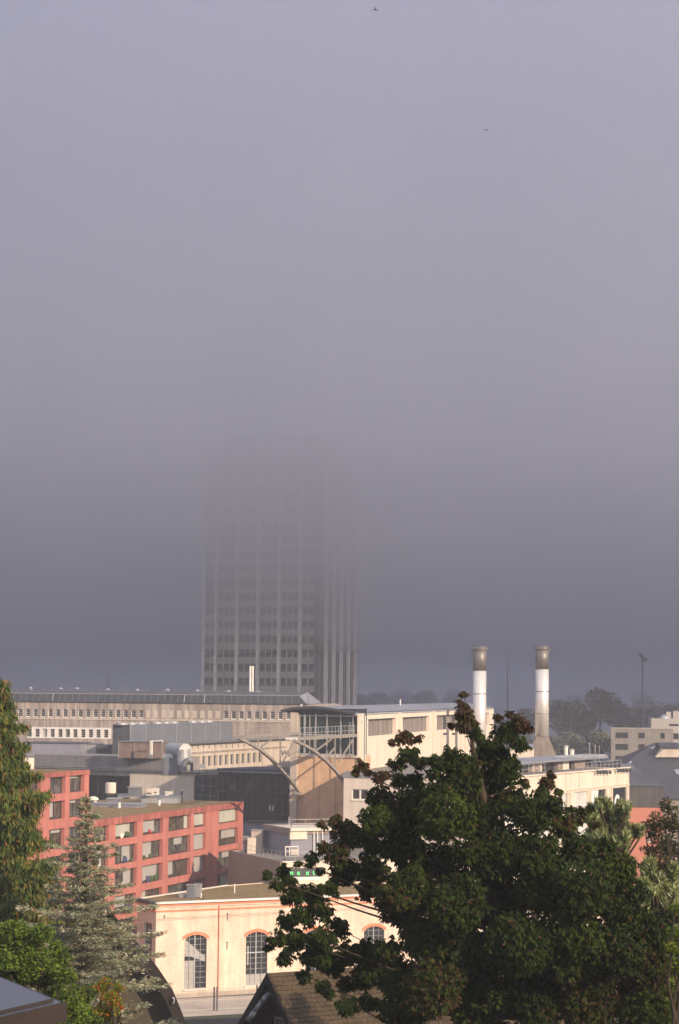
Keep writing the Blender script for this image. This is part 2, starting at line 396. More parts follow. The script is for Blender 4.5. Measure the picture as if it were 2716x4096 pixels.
def creamhall():
    F = Face(752, 2982, 345, 17.6); zt = F.zA; Lw = F.u(1190, 2960)
    t = thing('workshop_hall', F.pt(Lw/2, 0, -10), 'cream workshop hall with a ribbon of dark windows behind the curved bridge arms', 'workshop')
    zw1, zw0 = F.z(900, 3019), F.z(900, 3062-1)
    holes = []
    for k in range(13):
        x = 765+k*22.3+(k-6)*.15; u0, u1 = F.u(x, 3040), F.u(x+14.5, 3040); holes.append((u0, u1, zw0, zw1))
    mb = MB().use('plaster_cream'); holewall(mb, F, 0, Lw, 0, zt, holes, .4)
    Fb = Face(0, 0, 0, 17.6, pt=F.pt(0, 0)); body(mb, Fb, Lw, 11, 0, zt, front=False); mb.build('wall', t)
    for h in holes: window(F, *h, t, 2, 1, .3, frame='steel_light', bar=.09)
    r = MB().use('roof_gravel'); simple_roof(r, rooftop(Fb, Lw, 11, zt), zt); r.use('steel_dark'); r.fbox(F, 0, Lw, zt, zt+.22, -.3, .25); r.build('roof', t)
    m_ = MB().use('plaster_shed'); zz = F.z(900, 3003); m_.fbox(F, 0, Lw-6, zz-.1, zz+.12, 0, .14); m_.build('string_course', t)
    for k in range(13):
        x = 768+k*23; u = F.u(x, 2990); z = F.z(x, 2996-k*.9); s_ = MB().use('steel_dark'); s_.fbox(F, u-.12, u+.12, z, z+.55, 0, .03); s_.build('vent_slot', t)
    text_on(F, 'WJ', F.u(1123, 3020), F.z(1121, 3023), 1.25, 'steel_dark', t, 'lettering', spacing=1.0, wide=2.9)
    b = MB().use('plaster_shed')
    for x in (1050, 1096): u = F.u(x, 3030); b.fbox(F, u-.1, u+.1, 0, zt-.4, 0, .04)
    b.build('panel_joint', t)
    # cooling plant standing on the roof
    G = Face(520, 2900, 343, 17.6); Lg = G.u(929, 2881); z1 = G.zA; D = 2.75
    c = thing('cooling_plant', G.pt(Lg/2, zt, -D/2), 'long blue grey cooling plant with a row of fans above the cream hall', 'cooling plant')
    b = MB().use('plant_blue'); body(b, G, Lg, D, zt+.02, z1); b.poly(rooftop(G, Lg, D, z1)); b.build('casing', c)
    e = MB().use('plant_blue_dark'); Fe = Face(0, 0, 0, 107.6, pt=G.pt(0, 0)); e.fbox(Fe, -D, 0, zt-3, z1+.05, .01, .1); e.build('end_panel', c)
    s_ = MB().use('steel_light')
    for x in (522, 583, 646, 706, 765, 822, 880): u = G.u(x, 2920); s_.fbox(G, u-.06, u+.06, zt+.1, z1, .01, .06)
    s_.build('seam', c)
    for x in (521, 557, 592, 657, 693, 724, 798, 833, 862):
        u = G.u(x, 2895); f = MB().use('steel_light'); p = G.pt(u, z1, -D/2); f.lathe(p, [(.95, 0), (.95, .32), (.8, .32), (.8, .18)], 18); f.build('fan', c)
creamhall()
def lowblocks():
    # long service building: beige wall, dark glass recess, dark glazed block
    F = Face(520, 3088, 330, 119); zt = F.zA
    uL = F.u(140, 3088); uB = F.u(775, 3100); uG = F.u(869, 3100); uR = F.u(1175, 3110)
    t = thing('service_building', F.pt(10, 0, -8), 'low service building with a raking-lit beige wall under a long flat roof slab', 'building')
    mb = MB().use('plaster_bright'); mb.fbox(F, 0, uB, 0, zt, -12, 0); mb.build('wall', t)
    g = MB().use('glass_black'); g.fbox(F, uL, 0, 0, zt-.6, -12, -1.5); g.build('glazing', t)
    for k in range(9):
        u = uL+(0-uL)*(k+.5)/9; m_ = MB().use('steel_dark'); m_.fbox(F, u-.07, u+.07, 0, zt-.6, -1.5, -1.38); m_.build('mullion', t)
    lc = MB().use('concrete_tower'); lc.fbox(F, uL, 0, zt-.6, zt, -12, -.6); lc.build('lintel', t)
    z2 = F.z(400, 3024); mat('slab_grey', (.23, .215, .205), .9, var=.2, scale=.4, streak=.15); sl = MB().use('slab_grey'); sl.fbox(F, uL, F.u(660, 3060), zt+.02, z2, -9, .25); sl.build('roof_slab', t)
    tr = MB().use('steel_light'); tr.fbox(F, uL, F.u(880, 3060), zt+.25, zt+.33, .3, .4); tr.fbox(F, uL, F.u(880, 3060), zt+.5, zt+.55, .3, .38); tr.build('pipe_rail', t)
    r2 = MB().use('roof_gravel'); r2.fbox(F, F.u(660, 3060), uB+.1, zt+.02, zt+.25, -14, .3); r2.build('roof', t)
    # glazed corner with a grid of bars
    q = thing('glazed_block', F.pt((uB+uR)/2, 0, -8), 'black glazed block with a thin white gutter below the letters', 'glass building')
    zd = F.z(1000, 3093)
    a = MB().use('glass_green'); a.fbox(F, uB+.01, uG, 0, zt-.15, -10, -.3); a.build('corner_glazing', q)
    b = MB().use('steel_grey')
    for k in range(4): u = uB+(uG-uB)*k/3; b.fbox(F, u-.05, u+.05, 0, zt-.15, -.3, -.22)
    for k in range(7): z = zt-.3-k*1.35; b.fbox(F, uB+.01, uG, z-.03, z+.03, -.3, -.23)
    b.build('glazing_bars', q)
    c = MB().use('glass_black'); c.fbox(F, uG, uR, 0, zd-.1, -10, -.4); c.build('glass_wall', q)
    for k in range(14):
        u = uG+(uR-uG)*k/13; m_ = MB().use('steel_dark'); m_.fbox(F, u-.04, u+.04, 0, zd-.2, -.4, -.3); m_.build('mullion', q)
    for dz in (2.6, 5.6): 
        m_ = MB().use('steel_dark'); m_.fbox(F, uG, uR, zd-dz-.08, zd-dz+.08, -.4, -.28); m_.build('transom', q)
    d = MB().use('roof_dark'); d.fbox(F, uG-.2, uR, zd-.1, zd+.55, -11, -.2); d.use('steel_light'); d.fbox(F, uG-1, uR, zd+.1, zd+.2, -.2, .02); d.build('roof', q)
    mat('lit_window_pale', (.55, .52, .42), .8)
    for x in (1071, 1084): u = F.u(x, 3234); z = F.z(x, 3243); e = MB().use('lit_window_pale'); e.fbox(F, u, u+.28, z, z+.7, -.4, -.26); e.build('blind', q, 'lit window in the black glass, shown as a pale patch')  # pale patches stand in for lit windows, their light put into the colour
    # block behind left: cream parapet, grey sheds
    G = Face(60, 3032, 352, 62); zg = G.zA
    s = thing('flat_roofed_block', G.pt(8, 0, -6), 'flat roofed block with a sunlit cream parapet below the brown roof unit', 'building')
    Lg = G.u(474, 3010); w_ = MB().use('plaster_white'); body(w_, G, Lg, 14, 0, zg); w_.build('wall', s)
    r = MB().use('roof_gravel'); r.poly(rooftop(G, Lg, 14, zg)); r.build('roof', s)
    def boxpx(name, x0, x1, y0, zb, Y, D, m, label, cat, ang=100, roofm=None, extra=None, grp=None):
        B = Face(x0, y0, Y, ang); Lb = B.u(x1, y0); o = thing(name, B.pt(Lb/2, zb, -D/2), label, cat, grp)
        k = MB().use(m); k.fbox(B, 0, Lb, zb+.01, B.zA, -D, 0); k.build('casing', o)
        if roofm: k = MB().use(roofm); k.fbox(B, -.15, Lb+.15, B.zA+.003, B.zA+.16, -D-.15, .15); k.build('roof', o)
        if extra: extra(B, Lb, o)
        return B, Lb, o
    boxpx('plant_room', 104, 322, 2972, zg, 362, 6, 'bluegrey', 'wide slate blue rooftop plant room at the far left', 'plant room', roofm='roof_dark')
    boxpx('plant_room', 326, 384, 2976, zg, 364, 4, 'steel_light', 'small pale grey rooftop cabin beside the slate blue plant room', 'plant room', roofm='steel_grey')
    def louvres(B, Lb, o):
        for k in range(5): l_ = MB().use('steel_dark'); l_.fbox(B, .1, Lb-.1, zg+.2+k*.25, zg+.3+k*.25, 0, .05); l_.build('louvre', o)
    boxpx('air_intake', 386, 447, 2978, zg, 362, 3, 'plant_blue_dark', 'black louvred air intake between the grey cabin and the brown unit', 'air intake', extra=louvres)
    mat('unit_brown', (.20, .145, .12), .7, var=.25, scale=1, streak=.1)
    def seams(B, Lb, o):
        for f in (.0, .36, .7, .98): l_ = MB().use('steel_light'); l_.fbox(B, Lb*f, Lb*f+.07, B.zA-2.3, B.zA+.05, 0, .06); l_.build('edge_trim', o)
    boxpx('ventilation_unit', 474, 650, 2968, z2-.1, 328, 3.2, 'unit_brown', 'brown panelled ventilation unit in front of the blue cooling plant', 'ventilation unit', extra=seams, roofm='steel_grey')
    fl = thing('twin_flue', P(606, 3028, 324.5), 'pair of shiny thin flue pipes rising before the brown ventilation unit', 'flue')
    for dx in (0, 5.5):
        a_, b_ = P(603+dx, 3034, 324.5), P(603+dx, 2962, 324.5); k = MB().use('white_paint'); k.tube(a_, b_, .085, 10); k.build('pipe', fl)
    k = MB().use('white_paint'); k.tube(P(608, 2965, 324.5), P(650, 2962, 324.5), .06, 8); k.tube(P(650, 2960, 324.5), P(650, 2972, 324.5), .06, 8); k.build('cross_pipe', fl)
    # big duct
    du = thing('air_duct', P(700, 3080, 322), 'fat bent galvanised air duct at the left end of the cream hall', 'duct')
    k = MB().use('steel_light'); a_, b_ = P(684, 2999, 321), P(742, 3003, 317); k.tube(a_, b_, 1.0, 20)
    c_ = P(737, 3060, 317); k.tube(b_+Vector((-.3, 0, .2)), c_, .95, 20); k.build('elbow', du, smooth=False)
    k = MB().use('steel_grey'); B = Face(655, 3030, 318, 100); k.fbox(B, 0, B.u(712, 3030), F.z(680, 3090), B.zA, -2.2, 0); k.build('fan_box', du)
    k = MB().use('steel_light'); B2 = Face(650, 3014, 319, 100); Lb = B2.u(694, 3014); z0_ = B2.zA-.55
    k.box8([B2.pt(0, z0_, 0), B2.pt(Lb, z0_, 0), B2.pt(Lb, z0_, -1.5), B2.pt(0, z0_, -1.5), B2.pt(.3, B2.zA, -.4), B2.pt(Lb, B2.zA, -.4), B2.pt(Lb, B2.zA, -1.5), B2.pt(.3, B2.zA, -1.5)]); k.build('hood', du)
    d2 = thing('exhaust_elbow', P(745, 3080, 316), 'small curved grey exhaust elbow beside the fat air duct', 'exhaust')
    k = MB().use('steel_grey'); pts = [P(x, y, 316) for x, y in ((735, 3085), (736, 3058), (744, 3044), (758, 3040), (767, 3048))]
    for i in range(4): k.tube(pts[i], pts[i+1], .4, 14)
    k.build('bend', d2)
    k = MB().use('steel_dark'); k.tube(P(767, 3050, 316), P(767, 3086, 316), .18, 10); k.build('stub', d2)
    d3 = thing('relay_box', P(805, 3078, 312), 'pale grey relay box on a frame at the roof edge above the glazed corner', 'box')
    k = MB().use('steel_light'); B = Face(795, 3057, 312, 100); k.fbox(B, 0, .8, B.zA-.55, B.zA, -.5, 0); k.build('cabinet', d3)
    k = MB().use('steel_dark')
    for u in (.05, .7, 1.1): k.tube(B.pt(u, B.zA-1.4, -.2), B.pt(u, B.zA-.5, -.2), .04, 6)
    k.build('frame', d3)
lowblocks()
# ---------------------------------------------------------------- hall with barrel roof and glazed gable, loading bridge
def lookout():
    W = Face(1198, 3170, 300, 107.6); x0 = 1168; uL = W.u(x0, 3000); uR = W.u(1429, 3000)
    Sd = Face(0, 0, 0, 12.0, pt=W.pt(uR, 0)); Ls = Sd.u(1975, 2850)
    zb = W.z(1300, 3019); zg = W.z(1300, 2862)
    t = thing('arched_hall', W.pt(uR, 0), 'cream hall with a barrel roof and a glazed gable over tan brickwork', 'hall')
    prof = [(1133, 2840), (1168, 2831), (1205, 2827), (1237, 2825), (1268, 2825), (1303, 2828), (1338, 2833), (1385, 2841), (1431, 2850)]
    pr = [(W.u(x, y), W.z(x, y)) for x, y in prof]
    # arched front fascia, roof sheet
    d1 = Sd.d
    r = MB().use('zinc_roof')
    for i in range(len(pr)-1):
        a, b = W.pt(*pr[i], 1.0), W.pt(*pr[i+1], 1.0)
        n = 6
        for k in range(n):
            s0, s1 = (Ls+1)*k/n, (Ls+1)*(k+1)/n
            r.poly([a+d1*s0, b+d1*s0, b+d1*s1, a+d1*s1])
        r.poly([a-Vector((0, 0, .3)), b-Vector((0, 0, .3)), b+d1*(Ls+1)-Vector((0, 0, .3)), a+d1*(Ls+1)-Vector((0, 0, .3))])
    r.build('roof', t, smooth=False)
    f = MB().use('steel_dark')
    for i in range(len(pr)-1):
        a, b = W.pt(*pr[i], 1.05), W.pt(*pr[i+1], 1.05); o_ = Vector((0, 0, .3)); nn = W.n*.12
        f.box8([a-o_, b-o_, b-o_-nn, a-o_-nn, a+Vector((0, 0, .04)), b+Vector((0, 0, .04)), b-nn+Vector((0, 0, .04)), a-nn+Vector((0, 0, .04))])
    f.build('roof_edge', t)
    g = MB().use('steel_light'); e = W.pt(*pr[-1], 1.0)-Vector((0, 0, .25)); g.tube(e, e+d1*Ls, .16, 8); g.tube(e+d1*1.0+Vector((0, 0, 0)), W.pt(uR+.15, W.z(1440, 2890), -1.5), .09, 8); g.build('gutter', t)
    # front: brick below, glazing above
    b = MB().use('brick_tan'); b.fbox(W, uL, uR, 0, zb-.35, -6, 0); b.build('brick_wall', t)
    l_ = MB().use('plaster_cream'); l_.fbox(W, uL, uR, zb-.35, zb, -6, .18); l_.build('ledge', t)
    p_ = MB().use('plaster_cream'); u1 = W.u(1192, 3000); p_.fbox(W, uL-.1, u1, 0, W.z(1180, 2850), -.6, .5); p_.build('pier', t)
    p_ = MB().use('brick_tan')
    for x in (1267, 1332): u = W.u(x, 3100); p_.fbox(W, u-.28, u+.28, 0, zb-.36, 0, .12)
    p_.build('pilaster', t)
    dp = MB().use('steel_dark'); u = W.u(1164, 3100); dp.tube(W.pt(u, 0, .1), W.pt(u, W.z(1164, 2860), .1), .09, 8); dp.build('downpipe', t)
    gl = MB().use('glass_green'); gl.fbox(W, u1, uR-.4, zb, zg+.9, -5.5, -.25); gl.build('gable_glazing', t)
    fr = MB().use('steel_light')
    zm = [zb+.06, W.z(1300, 2940), zg-.05]
    for x, wd in ((1196, .07), (1217, .12), (1237, .05), (1261, .08), (1306, .08), (1361, .08), (1410, .05)): u = W.u(x, 2940); fr.fbox(W, u-wd, u+wd, zb, zg+.2, -.25, -.1)
    for z in zm: fr.fbox(W, u1, uR-.4, z-.07, z+.07, -.25, -.12)
    fr.build('gable_frame', t)
    ub = MB().use('steel_grey')
    for i in range(1, len(pr)-1):     # infill between the glazing head and the arch
        a, c = pr[i], pr[i+1]; ub.poly([W.pt(a[0], zg, -.3), W.pt(c[0], zg, -.3), W.pt(c[0], c[1]-.25, -.3), W.pt(a[0], a[1]-.25, -.3)])
    ub.build('gable_infill', t)
    # long side wall
    ze = Sd.z(1435, 2856)
    holes = []
    for xa, xb in ((1473, 1584), (1611, 1718), (1747, 1846), (1872, 1958)):
        ua, ub_ = Sd.u(xa, 2900), Sd.u(xb, 2900); holes.append((ua, ub_, Sd.z(1528, 2941), Sd.z(1528, 2874)))
    m_ = MB().use('plaster_bright'); holewall(m_, Sd, 0, Ls, 0, ze, holes, .7); m_.fbox(Sd, Ls-.3, Ls, 0, ze-.5, -9, -.02); m_.build('side_wall', t)
    mat('glass_shutter', (.24, .205, .18), .7, streak=.15, var=.15)
    for h in holes: window(Sd, h[0], h[1], h[2], h[3], t, 6, 1, .6, frame='steel_grey', glass='glass_shutter', bar=.08, name='shuttered_window')
    for x in (1432, 1444, 1597, 1731, 1859): u = Sd.u(x, 2900); k = MB().use('plaster_bright'); k.fbox(Sd, u-.55, u+.55, 0, ze-.02, 0, .28); k.build('pilaster', t)
    dp = MB().use('steel_light'); u = Sd.u(1448, 2950); dp.tube(Sd.pt(u, 10, .4), Sd.pt(u, ze-.2, .4), .12, 8); dp.build('rain_pipe', t)
    for (x, y) in ((1205, 2827), (1601, 2806)):
        q = P(x, y+2, 305 if x < 1300 else 345); k = MB().use('white_paint'); k.tube(q-Vector((0, 0, .5)), q+Vector((0, 0, .42)), .1, 8); k.build('roof_vent', t)
    for x in (1772, 1808): u = Sd.u(x, 2938); k = MB().use('steel_dark'); z = Sd.z(x, 2937); k.fbox(Sd, u, u+2.0, z+.12, z+.2, .02, .3); k.fbox(Sd, u, u+.3, z-.1, z+.12, .02, .3); k.fbox(Sd, u+1.0, u+1.25, z-.1, z+.12, .02, .3); k.fbox(Sd, u+1.7, u+2.0, z-.1, z+.12, .02, .3); k.build('wall_bracket', t)
    # loading bridge
    B2 = Face(0, 0, 0, 17.6, pt=W.pt(uR-.3, 0, .1)); B1 = Face(0, 0, 0, 17.6, pt=W.pt(W.u(1196, 3100), 0, .1))
    mat('bridge_steel', (.30, .275, .24), .6, metal=.2, var=.25, scale=1.5)
    br = thing('loading_bridge', W.pt(0, 0, 8), 'steel loading bridge with two long curved arms and railings before the glazed gable', 'loading bridge')
    def q2(x, y): return B2.pt(*B2.hit(x, y))
    def q1(x, y): return B1.pt(*B1.hit(x, y))
    def arm(fn, pts, nm):
        k = MB().use('bridge_steel'); pp = [fn(*p) for p in pts]
        for i in range(len(pp)-1): k.bar(pp[i], pp[i+1]+(pp[i+1]-pp[i])*.01, .34, .32)
        k.build(nm, br)
    arm(q2, [(1177, 2962), (1218, 2981), (1258, 3005), (1300, 3040), (1336, 3076), (1358, 3103), (1376, 3128), (1405, 3172)], 'arm')
    arm(q1, [(953, 2952), (995, 2972), (1037, 2996), (1080, 3032), (1117, 3071), (1142, 3098), (1160, 3119), (1194, 3163)], 'arm')
    k = MB().use('bridge_steel'); p = q1(1193, 3168); k.box(p+Vector((-.4, -1.2, -.3)), (.9, 0, 0), (0, 1.4, 0), (0, 0, .3)); k.build('foot', br)
    k = MB().use('bridge_steel'); k.bar(q2(1184, 2955), q2(1432, 2941), .5, .42); k.build('main_beam', br)
    k = MB().use('bridge_steel'); k.bar(q1(934, 2947), q1(1196, 2934), .5, .30); k.build('main_beam', br)
    k = MB().use('bridge_steel'); k.bar(q1(936, 2948), q2(1188, 2950), .4, .3); k.build('outer_beam', br)
    k = MB().use('white_paint'); a = q2(1152, 2956); b_ = q2(1198, 2956); dd = Vector((.953, -.302, 0)); c_ = q2(1186, 2955); k.bar(c_-dd*1.3, c_+dd*.2, .6, .3); k.build('end_stop', br)
    for fn, L_ in ((q2, ((1258, 2952, 1258, 3002), (1340, 2949, 1340, 3070), (1263, 3003, 1325, 2957), (1356, 3047, 1412, 2957), (1300, 3036, 1340, 2990))),
                   (q1, ((1033, 2946, 1033, 2990), (1121, 2944, 1121, 3068), (1040, 2992, 1088, 2956), (1124, 3062, 1178, 2962)))):
        for a, b2, c, d in L_:
            k = MB().use('bridge_steel'); k.bar(fn(a, b2), fn(c, d), .16, .16); k.build('strut', br)
    rl = MB().use('steel_light'); railing(rl, [q2(1202, 2953), q2(1431, 2940)], 1.25, 1.35, .035, 1); rl.build('railing', br)
    rl = MB().use('bridge_steel'); railing(rl, [q1(936, 2944), q1(1168, 2933)], 1.05, 5.5, .035, 1); rl.build('railing', br)
    for x, y in ((936, 2880), (1004, 2868), (1072, 2862), (1140, 2858)):
        a = q1(x, 2942-(x-936)*.05); k = MB().use('bridge_steel'); top = Vector((a.x, a.y, a.z+1.9)); k.tube(a, top, .06, 6); k.bar(top, top+Vector((1.0, .1, -.05)), .09); k.build('lamp_post', br)
    ld = MB().use('steel_light'); u = uR-.9
    for du in (0, .5): ld.tube(W.pt(u+du, zb-.1, .5), W.pt(u+du, zb+4.3, .5), .05, 6)
    for k in range(12): ld.tube(W.pt(u, zb+.2+k*.36, .5), W.pt(u+.5, zb+.2+k*.36, .5), .03, 5)
    ld.build('ladder', br)
    return W, uR
lookout()
# ---------------------------------------------------------------- white annex
def annex():
    F = Face(1375, 3094, 288, 107.6); zt = F.zA
    t = thing('white_annex', F.pt(4, 0, -6), 'plain white annex with one pair of small windows behind the big tree', 'annex')
    L_ = F.u(1760, 3100)
    a, b = F.pt(0, 0), F.pt(L_, 0); c = onz(1760, 3034, zt); d = onz(1440, 3034, zt)
    h = (F.u(1407, 3178), F.u(1472, 3178), F.z(1440, 3199), F.z(1440, 3157))
    m_ = MB().use('plaster_white'); holewall(m_, F, 0, L_, 0, zt, [h], .3)
    pts = [a, b, c, d]
    for i in (1, 2, 3): p, q = pts[i], pts[(i+1) % 4]; m_.poly([(p.x, p.y, 0), (q.x, q.y, 0), (q.x, q.y, zt), (p.x, p.y, zt)])
    m_.build('wall', t)
    r = MB().use('roof_gravel'); r.poly([(p.x, p.y, zt-.02) for p in pts]); r.build('roof', t)
    k = MB().use('bluegrey'); k.fbox(F, -.1, L_, zt-.5, zt+.05, 0, .1); k.build('parapet', t)
    um = (h[0]+h[1])/2
    window(F, h[0], um, h[2], h[3], t, 1, 1, .22, bar=.1, sill='white_paint'); window(F, um, h[1], h[2], h[3], t, 1, 1, .22, bar=.1, sill='white_paint')
annex()
# ---------------------------------------------------------------- salmon pink apartments
def pink():
    F = Face(973, 3205, 300, 17.6); z1 = F.zA
    print('PINK', proj(F.pt(F.u(361, 3286), z1)), 'want 361,3286', z1)
    uS = F.u(357, 3100); uL = F.u(-60, 3150); z2 = F.z(357, 3079); D = 18
    t = thing('pink_apartment_block', F.pt(-30, 0, -5), 'salmon pink apartment block with large framed windows and a mossy flat roof', 'apartment block')
    rows = [(F.z(720, a), F.z(720, b)) for a, b in ((3319.8, 3250.7), (3413.5, 3345.7), (3505, 3437), (3598, 3532), (3690, 3622))]
    top = (F.z(235, 3175), F.z(235, 3104)); mid = (F.z(235, 3276), F.z(235, 3204))
    cols = [(382, 443), (469, 555), (578, 658), (680, 768), (781, 828), (880, 958)]
    lcols = [(205, 266), (284, 341), (112, 168), (20, 78)]
    cu = [(F.u(a), F.u(b)) for a, b in cols]; lu = sorted((F.u(a), F.u(b)) for a, b in lcols)
    hR = [(a, b, r[0], r[1]) for a, b in cu for r in rows]; hL = [(a, b, r[0], r[1]) for a, b in lu for r in rows+[mid, top]]
    m_ = MB().use('pink_render'); holewall(m_, F, uS, 0, 0, z1-.75, hR, .5); 
    holewall(m_, F, uL, uS, 0, z2-.5, hL, .5)
    A = F.pt(uS, 0); Fs = Face(0, 0, 0, 17.6, pt=F.pt(uS, 0)); body(m_, Fs, -uS, D, 0, z1-.1, front=False)
    Fl = Face(0, 0, 0, 17.6, pt=F.pt(uL, 0)); body(m_, Fl, uS-uL, D, 0, z2-.1, front=False); m_.build('wall', t)
    k = MB().use('pink_fascia'); k.fbox(F, uS, .06, z1-.75, z1, -.3, .06); k.fbox(F, uL, uS+.05, z2-.5, z2, -.3, .06); k.build('fascia', t)
    r = MB().use('roof_moss'); r.poly(rooftop(Fs, -uS, D, z1-.04)); r.poly(rooftop(Fl, uS-uL, D, z2-.04)); r.build('roof', t)
    mat('room', (.13, .13, .115), .3, var=.5, scale=.9, rgb2=(.035, .04, .035), spec=.5); mat('room_warm', (.13, .10, .07), .35, var=.5, scale=1.2, rgb2=(.03, .03, .028), spec=.4)
    mat('anthracite', (.05, .05, .05), .5, metal=.2); mat('curtain', (.42, .42, .36), .9, var=.12, streak=.1)
    mat('pot_red', (.45, .05, .05), .7); mat('pot_white', (.75, .72, .62), .6); mat('pot_green', (.06, .1, .04), .9); mat('wood', (.35, .2, .08), .7); mat('pot_blue', (.07, .07, .15), .8)
    # blinds: fraction spans (from, to, drop) for column, row
    bl = {(0, 0): None, (3, 0): (.80, .97, 1), (4, 0): (0, 1, .93), (5, 0): (.15, .98, .98), (1, 1): (.42, .8, .95), (2, 1): (.02, .55, .97), (3, 1): (.35, .72, .5), (4, 1): (0, 1, 1), (5, 1): (.25, .95, .6),
          (1, 2): (.5, .85, .9), (3, 2): (.02, .33, .85), (4, 2): (0, 1, 1), (2, 3): (.05, .3, .6), (4, 3): (0, 1, 1), (5, 2): (.3, .9, .45), (1, 3): (.1, .6, .7)}
    def pw(h, spec, right=False, items=True):
        a, b, c, d = h; w_ = window(F, a, b, c, d, t, 2 if b-a > 2.5 else 1, 1, .5, frame='anthracite', glass='room' if random.random() < .5 else 'room_warm', bar=.09)
        if spec:
            f0, f1, dr = spec; k = MB().use('blind_grey' if random.random() < .6 else 'curtain')
            k.fbox(F, a+(b-a)*f0+.05, a+(b-a)*f1-.05, d-(d-c)*dr+.08, d-.08, -.49+.09, -.49+.13) ; k.build('blind', w_)
        if items:
            n = random.randint(2, 4)
            for _ in range(n):
                u = a+.3+(b-a-.9)*random.random(); s_ = .16+.2*random.random(); hh = .25+.45*random.random()
                k = MB().use(random.choice(['pot_red', 'pot_white', 'pot_green', 'pot_green', 'wood', 'pot_green', 'pot_blue'])); p = F.pt(u, c+.01, -.24)
                k.lathe(p, [(s_*.6, 0), (s_, hh*.5), (s_*.9, hh), (s_*.3, hh*1.15)], 7); k.build('planter', w_)
    for ci, (a, b) in enumerate(cu):
        for ri, r_ in enumerate(rows): pw((a, b, r_[0], r_[1]), bl.get((ci, ri), (random.random()*.3, .5+random.random()*.4, .9) if random.random() < .4 else None), items=ci in (0, 1, 2) and ri < 4)
    for (a, b) in lu:
        for ri, r_ in enumerate(rows+[mid, top]): pw((a, b, r_[0], r_[1]), (random.random()*.3, .4+random.random()*.5, random.choice([.25, .9, 1])) if random.random() < .6 else None, items=False)
    # roof equipment
    zr = z1-.03
    def onroof(x, y): return onz(x, y, zr)
    def rbox(name, x0, x1, yb, h, D_, m, label, cat, ang=100, cap=None, grp=None):
        p = onroof(x0, yb); B = Face(0, 0, 0, ang, pt=p); L_ = B.u(x1, yb); o = thing(name, B.pt(L_/2, zr, -D_/2), label, cat, grp)
        k = MB().use(m); k.fbox(B, 0, L_, zr, zr+h, -D_, 0); k.build('casing', o)
        if cap: k = MB().use(cap); k.fbox(B, -.12, L_+.12, zr+h+.002, zr+h+.12, -D_-.12, .12); k.build('lid', o)
        else: k = MB().use('steel_dark'); k.fbox(B, .1, L_-.1, zr+h*.3, zr+h*.45, 0, .04); k.build('grille', o)
        return o
    rbox('roof_deck', 362, 560, 3228, .35, 3.5, 'zinc_roof', 'low grey sheet metal deck at the left of the pink block roof', 'roof deck', 100, 'zinc_roof')
    rbox('skylight', 470, 516, 3190, .35, 1.6, 'zinc_roof', 'pale blue skylight dome nearest the white tank', 'skylight', 100, 'plant_blue')
    rbox('skylight', 428, 474, 3208, .4, 1.6, 'zinc_roof', 'pale blue skylight dome at the left, half behind the low deck', 'skylight', 100, 'steel_light')
    rbox('extract_unit', 512, 556, 3186, 1.2, 1.6, 'steel_grey', 'grey extract unit with a flat lid in front of the beige wall', 'extract unit', 100, 'steel_light')
    rbox('extract_unit', 584, 608, 3184, 1.0, 1.0, 'plaster_white', 'small white cube extract unit left of the grey wide unit', 'extract unit', 100)
    rbox('extract_unit', 613, 630, 3180, .95, 1.0, 'white_paint', 'narrow white extract unit, right of the small white cube', 'extract unit', 100)
    rbox('air_handler', 566, 712, 3212, .75, 2.0, 'steel_light', 'long low silver air handler on the mossy pink block roof', 'air handler', 97, 'zinc_roof')
    rbox('access_hatch', 660, 684, 3190, .95, 1.2, 'white_paint', 'white access hatch standing behind the silver air handler', 'hatch', 100, 'steel_grey')
    p = onroof(372, 3212); o = thing('hooded_vent', p, 'pale round hooded vent at the far left of the mossy roof', 'vent'); k = MB().use('plaster_white'); k.lathe(p, [(.5, 0), (.5, .35), (.75, .4), (.6, .7), (.2, .85)], 14); k.build('hood', o)
    k = MB().use('steel_dark'); k.tube(p+Vector((-.1, -.5, .15)), p+Vector((.1, -.8, .15)), .2, 8); k.build('mouth', o)
    for x, y, lb in ((637, 3222, 'bright steel vent pipe before the middle of the silver air handler'), (477, 3232, 'bright steel vent pipe at the front of the low deck'), (696, 3206, 'bright steel vent pipe at the right end of the silver air handler')):
        p = onroof(x, y); o = thing('vent_pipe', p, lb, 'vent pipe', 'bright vent pipes on the pink block roof'); k = MB().use('white_paint'); k.tube(p, p+Vector((0, 0, .7)), .16, 10); k.build('pipe', o)
        k = MB().use('steel_grey'); k.lathe(p+Vector((0, 0, .72)), [(.22, 0), (.22, .06), (.05, .14)], 10); k.build('cap', o)
    p = onroof(727, 3210); o = thing('mast_vent', p, 'tall dark vent pipe with a round cap before the beige wall', 'vent pipe'); k = MB().use('steel_dark'); k.tube(p, p+Vector((0, 0, 1.4)), .14, 8); k.build('pipe', o)
    k = MB().use('steel_light'); k.lathe(p+Vector((0, 0, 1.4)), [(.2, 0), (.24, .12), (.1, .28)], 10); k.build('cap', o)
    p = onz(442, 3180, zr); o = thing('water_tank', p, 'white cylindrical tank standing before the black glazing', 'tank'); k = MB().use('plaster_white'); k.lathe(p+Vector((0, 0, .25)), [(.72, 0), (.75, .05), (.75, 1.35), (.66, 1.45)], 18); k.build('drum', o)
    k = MB().use('steel_dark'); k.box(p+Vector((-.5, -.5, 0)), (1, 0, 0), (0, 1, 0), (0, 0, .25)); k.build('stand', o)
pink()
